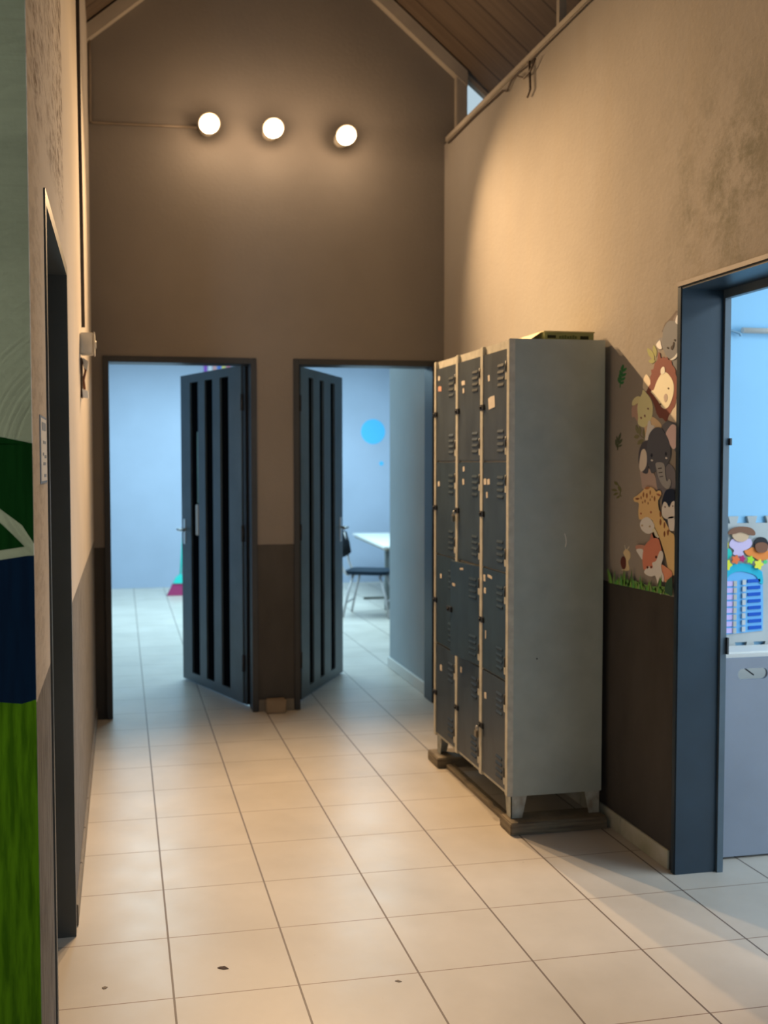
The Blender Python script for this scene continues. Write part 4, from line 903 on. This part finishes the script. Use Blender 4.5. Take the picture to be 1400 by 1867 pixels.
decal('leaf_sprig_sticker', 'dark olive sprig sticker above the elephant ear', [
    ('stem', (0.261, 0.263, 0.155), 1, False, [(0.736, 1.576), (0.732, 1.577), (0.776, 1.597), (0.799, 1.634), (0.804, 1.633), (0.781, 1.595)], None),
    ('leaf', (0.261, 0.263, 0.155), 2, True, [(0.79, 1.6), (0.787, 1.618), (0.806, 1.634), (0.808, 1.616)], None),
    ('leaf', (0.261, 0.263, 0.155), 2, True, [(0.771, 1.595), (0.765, 1.613), (0.781, 1.631), (0.787, 1.612)], None),
    ('leaf', (0.261, 0.263, 0.155), 2, True, [(0.741, 1.583), (0.735, 1.6), (0.75, 1.616), (0.756, 1.599)], None),
    ('leaf', (0.261, 0.263, 0.155), 2, True, [(0.78, 1.59), (0.804, 1.597), (0.821, 1.587), (0.797, 1.581)], None),
    ('leaf', (0.261, 0.263, 0.155), 2, True, [(0.749, 1.578), (0.782, 1.575), (0.793, 1.559), (0.76, 1.563)], None),
], 'wall sticker', 'green sprig stickers on the right wall')
decal('grass_sticker', 'strip of green grass blades sticker along the top of dado', [
    ('turf', (0.164, 0.346, 0.103), 19, False, [(0.958, 1.005), (0.9, 1.025), (0.792, 1.035), (0.67, 1.026), (0.574, 1.037), (0.497, 1.036), (0.496, 1.012), (0.709, 1.009)], None),
    ('blade', (0.142, 0.263, 0.078), 19, False, [(0.988, 1.001), (0.999, 1.034), (1.012, 1.061), (0.986, 1.033), (0.97, 1.003)], None),
    ('blade', (0.203, 0.486, 0.086), 20, False, [(0.976, 1.001), (0.987, 1.034), (1.0, 1.061), (0.973, 1.033), (0.956, 1.004)], None),
    ('blade', (0.102, 0.205, 0.086), 19, False, [(0.969, 1.002), (0.98, 1.035), (0.994, 1.061), (0.969, 1.033), (0.953, 1.004)], None),
    ('blade', (0.261, 0.403, 0.155), 20, False, [(0.953, 1.002), (0.949, 1.03), (0.941, 1.053), (0.94, 1.029), (0.941, 1.004)], None),
    ('blade', (0.077, 0.18, 0.078), 19, False, [(0.95, 1.002), (0.947, 1.033), (0.94, 1.058), (0.934, 1.031), (0.931, 1.004)], None),
    ('blade', (0.131, 0.423, 0.103), 20, False, [(0.94, 1.002), (0.932, 1.014), (0.918, 1.025), (0.92, 1.014), (0.923, 1.004)], None),
    ('blade', (0.142, 0.263, 0.078), 19, False, [(0.934, 1.002), (0.924, 1.011), (0.907, 1.02), (0.913, 1.012), (0.918, 1.004)], None),
    ('blade', (0.203, 0.486, 0.086), 20, False, [(0.924, 1.002), (0.917, 1.018), (0.903, 1.033), (0.902, 1.019), (0.904, 1.005)], None),
    ('blade', (0.102, 0.205, 0.086), 19, False, [(0.919, 1.002), (0.917, 1.021), (0.912, 1.037), (0.903, 1.021), (0.898, 1.005)], None),
    ('blade', (0.261, 0.403, 0.155), 20, False, [(0.902, 1.003), (0.908, 1.016), (0.916, 1.026), (0.899, 1.016), (0.889, 1.004)], None),
    ('blade', (0.077, 0.18, 0.078), 19, False, [(0.893, 1.003), (0.889, 1.028), (0.881, 1.049), (0.879, 1.027), (0.88, 1.005)], None),
    ('blade', (0.131, 0.423, 0.103), 20, False, [(0.89, 1.003), (0.892, 1.029), (0.891, 1.05), (0.88, 1.028), (0.874, 1.005)], None),
    ('blade', (0.142, 0.263, 0.078), 19, False, [(0.883, 1.003), (0.877, 1.04), (0.865, 1.072), (0.863, 1.039), (0.863, 1.005)], None),
    ('blade', (0.203, 0.486, 0.086), 20, False, [(0.868, 1.004), (0.864, 1.036), (0.855, 1.063), (0.855, 1.034), (0.856, 1.005)], None),
    ('blade', (0.102, 0.205, 0.086), 19, False, [(0.862, 1.003), (0.852, 1.028), (0.834, 1.049), (0.841, 1.027), (0.846, 1.005)], None),
    ('blade', (0.261, 0.403, 0.155), 20, False, [(0.855, 1.004), (0.846, 1.014), (0.83, 1.024), (0.835, 1.015), (0.839, 1.005)], None),
    ('blade', (0.077, 0.18, 0.078), 19, False, [(0.853, 1.003), (0.843, 1.012), (0.825, 1.02), (0.828, 1.013), (0.832, 1.006)], None),
    ('blade', (0.131, 0.423, 0.103), 20, False, [(0.842, 1.004), (0.843, 1.022), (0.841, 1.037), (0.834, 1.022), (0.83, 1.005)], None),
    ('blade', (0.142, 0.263, 0.078), 19, False, [(0.832, 1.004), (0.823, 1.03), (0.808, 1.052), (0.815, 1.029), (0.821, 1.006)], None),
    ('blade', (0.203, 0.486, 0.086), 20, False, [(0.822, 1.004), (0.816, 1.021), (0.805, 1.035), (0.807, 1.02), (0.809, 1.006)], None),
    ('blade', (0.102, 0.205, 0.086), 19, False, [(0.815, 1.004), (0.813, 1.044), (0.806, 1.077), (0.799, 1.042), (0.795, 1.006)], None),
    ('blade', (0.261, 0.403, 0.155), 20, False, [(0.807, 1.005), (0.804, 1.022), (0.798, 1.037), (0.797, 1.022), (0.797, 1.006)], None),
    ('blade', (0.077, 0.18, 0.078), 19, False, [(0.801, 1.005), (0.797, 1.026), (0.79, 1.043), (0.789, 1.025), (0.789, 1.006)], None),
    ('blade', (0.131, 0.423, 0.103), 20, False, [(0.798, 1.004), (0.799, 1.026), (0.798, 1.043), (0.785, 1.025), (0.778, 1.007)], None),
    ('blade', (0.142, 0.263, 0.078), 19, False, [(0.781, 1.005), (0.779, 1.016), (0.775, 1.025), (0.769, 1.016), (0.765, 1.007)], None),
    ('blade', (0.203, 0.486, 0.086), 20, False, [(0.775, 1.005), (0.772, 1.018), (0.765, 1.029), (0.761, 1.018), (0.759, 1.007)], None),
    ('blade', (0.102, 0.205, 0.086), 19, False, [(0.765, 1.005), (0.765, 1.02), (0.761, 1.032), (0.753, 1.02), (0.748, 1.007)], None),
    ('blade', (0.261, 0.403, 0.155), 20, False, [(0.762, 1.005), (0.751, 1.023), (0.732, 1.039), (0.741, 1.023), (0.747, 1.007)], None),
    ('blade', (0.077, 0.18, 0.078), 19, False, [(0.752, 1.005), (0.752, 1.02), (0.749, 1.033), (0.741, 1.02), (0.737, 1.007)], None),
    ('blade', (0.131, 0.423, 0.103), 20, False, [(0.746, 1.006), (0.743, 1.037), (0.736, 1.062), (0.735, 1.035), (0.736, 1.007)], None),
    ('blade', (0.142, 0.263, 0.078), 19, False, [(0.735, 1.006), (0.73, 1.032), (0.721, 1.054), (0.721, 1.031), (0.722, 1.007)], None),
    ('blade', (0.203, 0.486, 0.086), 20, False, [(0.725, 1.006), (0.733, 1.031), (0.744, 1.051), (0.726, 1.03), (0.715, 1.007)], None),
    ('blade', (0.102, 0.205, 0.086), 19, False, [(0.72, 1.006), (0.723, 1.028), (0.725, 1.046), (0.713, 1.027), (0.706, 1.008)], None),
    ('blade', (0.261, 0.403, 0.155), 20, False, [(0.712, 1.006), (0.713, 1.016), (0.713, 1.024), (0.704, 1.016), (0.699, 1.008)], None),
    ('blade', (0.077, 0.18, 0.078), 19, False, [(0.706, 1.006), (0.708, 1.018), (0.71, 1.028), (0.699, 1.018), (0.693, 1.008)], None),
    ('blade', (0.131, 0.423, 0.103), 20, False, [(0.697, 1.006), (0.694, 1.015), (0.686, 1.023), (0.682, 1.016), (0.681, 1.008)], None),
    ('blade', (0.142, 0.263, 0.078), 19, False, [(0.691, 1.007), (0.684, 1.023), (0.671, 1.036), (0.675, 1.022), (0.679, 1.008)], None),
    ('blade', (0.203, 0.486, 0.086), 20, False, [(0.684, 1.007), (0.679, 1.031), (0.67, 1.051), (0.671, 1.03), (0.673, 1.008)], None),
    ('blade', (0.102, 0.205, 0.086), 19, False, [(0.677, 1.007), (0.669, 1.031), (0.655, 1.052), (0.659, 1.03), (0.663, 1.008)], None),
    ('blade', (0.261, 0.403, 0.155), 20, False, [(0.666, 1.007), (0.667, 1.025), (0.667, 1.041), (0.656, 1.025), (0.65, 1.009)], None),
    ('blade', (0.077, 0.18, 0.078), 19, False, [(0.656, 1.007), (0.66, 1.027), (0.664, 1.043), (0.652, 1.026), (0.645, 1.009)], None),
    ('blade', (0.131, 0.423, 0.103), 20, False, [(0.654, 1.007), (0.646, 1.019), (0.632, 1.031), (0.634, 1.02), (0.637, 1.009)], None),
    ('blade', (0.142, 0.263, 0.078), 19, False, [(0.649, 1.007), (0.641, 1.018), (0.627, 1.027), (0.63, 1.018), (0.634, 1.009)], None),
    ('blade', (0.203, 0.486, 0.086), 20, False, [(0.635, 1.007), (0.64, 1.016), (0.647, 1.024), (0.632, 1.017), (0.623, 1.009)], None),
    ('blade', (0.102, 0.205, 0.086), 19, False, [(0.628, 1.008), (0.629, 1.019), (0.629, 1.028), (0.62, 1.019), (0.615, 1.009)], None),
    ('blade', (0.261, 0.403, 0.155), 20, False, [(0.623, 1.008), (0.614, 1.027), (0.599, 1.043), (0.606, 1.026), (0.612, 1.009)], None),
    ('blade', (0.077, 0.18, 0.078), 19, False, [(0.622, 1.007), (0.613, 1.042), (0.597, 1.071), (0.601, 1.041), (0.604, 1.01)], None),
    ('blade', (0.131, 0.423, 0.103), 20, False, [(0.608, 1.008), (0.6, 1.046), (0.585, 1.078), (0.592, 1.043), (0.597, 1.009)], None),
    ('blade', (0.142, 0.263, 0.078), 19, False, [(0.6, 1.008), (0.596, 1.041), (0.587, 1.068), (0.586, 1.039), (0.586, 1.01)], None),
    ('blade', (0.203, 0.486, 0.086), 20, False, [(0.594, 1.008), (0.598, 1.026), (0.602, 1.04), (0.591, 1.025), (0.584, 1.01)], None),
    ('blade', (0.102, 0.205, 0.086), 19, False, [(0.585, 1.008), (0.578, 1.022), (0.566, 1.033), (0.571, 1.022), (0.575, 1.01)], None),
    ('blade', (0.261, 0.403, 0.155), 20, False, [(0.579, 1.008), (0.569, 1.023), (0.552, 1.035), (0.557, 1.023), (0.562, 1.01)], None),
    ('blade', (0.077, 0.18, 0.078), 19, False, [(0.571, 1.008), (0.578, 1.019), (0.586, 1.028), (0.567, 1.019), (0.556, 1.01)], None),
    ('blade', (0.131, 0.423, 0.103), 20, False, [(0.568, 1.008), (0.564, 1.021), (0.555, 1.032), (0.554, 1.021), (0.555, 1.01)], None),
    ('blade', (0.142, 0.263, 0.078), 19, False, [(0.559, 1.009), (0.556, 1.036), (0.549, 1.058), (0.547, 1.034), (0.547, 1.01)], None),
    ('blade', (0.203, 0.486, 0.086), 20, False, [(0.555, 1.009), (0.554, 1.04), (0.549, 1.067), (0.542, 1.039), (0.539, 1.011)], None),
    ('blade', (0.102, 0.205, 0.086), 19, False, [(0.547, 1.009), (0.545, 1.029), (0.538, 1.046), (0.533, 1.028), (0.531, 1.011)], None),
    ('blade', (0.261, 0.403, 0.155), 20, False, [(0.541, 1.009), (0.532, 1.041), (0.516, 1.068), (0.521, 1.039), (0.526, 1.011)], None),
    ('blade', (0.077, 0.18, 0.078), 19, False, [(0.53, 1.009), (0.526, 1.022), (0.517, 1.032), (0.514, 1.022), (0.514, 1.011)], None),
    ('blade', (0.131, 0.423, 0.103), 20, False, [(0.527, 1.009), (0.53, 1.021), (0.531, 1.031), (0.52, 1.021), (0.514, 1.011)], None),
    ('blade', (0.142, 0.263, 0.078), 19, False, [(0.515, 1.01), (0.509, 1.021), (0.499, 1.031), (0.503, 1.021), (0.507, 1.011)], None),
    ('blade', (0.203, 0.486, 0.086), 20, False, [(0.511, 1.01), (0.517, 1.016), (0.523, 1.022), (0.51, 1.017), (0.502, 1.011)], None),
], 'wall sticker', None)
decal('bush_sticker', 'dark green rounded bush sticker at the doorway edge', [
    ('foliage', (0.049, 0.124, 0.086), 22, True, [(0.56, 1.034), (0.548, 1.058), (0.52, 1.077), (0.503, 1.072), (0.502, 1.013), (0.534, 1.013), (0.555, 1.017)], None),
], 'wall sticker', None)
decal('peeled_paint_patch', 'small brown peeled paint patch above the koala by the doorway', [
    ('patch', (0.16, 0.131, 0.119), 0.6, False, [(0.531, 2.032), (0.513, 2.025), (0.511, 1.963), (0.548, 1.983), (0.603, 1.975), (0.629, 1.966), (0.607, 1.995), (0.57, 2.01)], None),
], 'peeled paint', None)
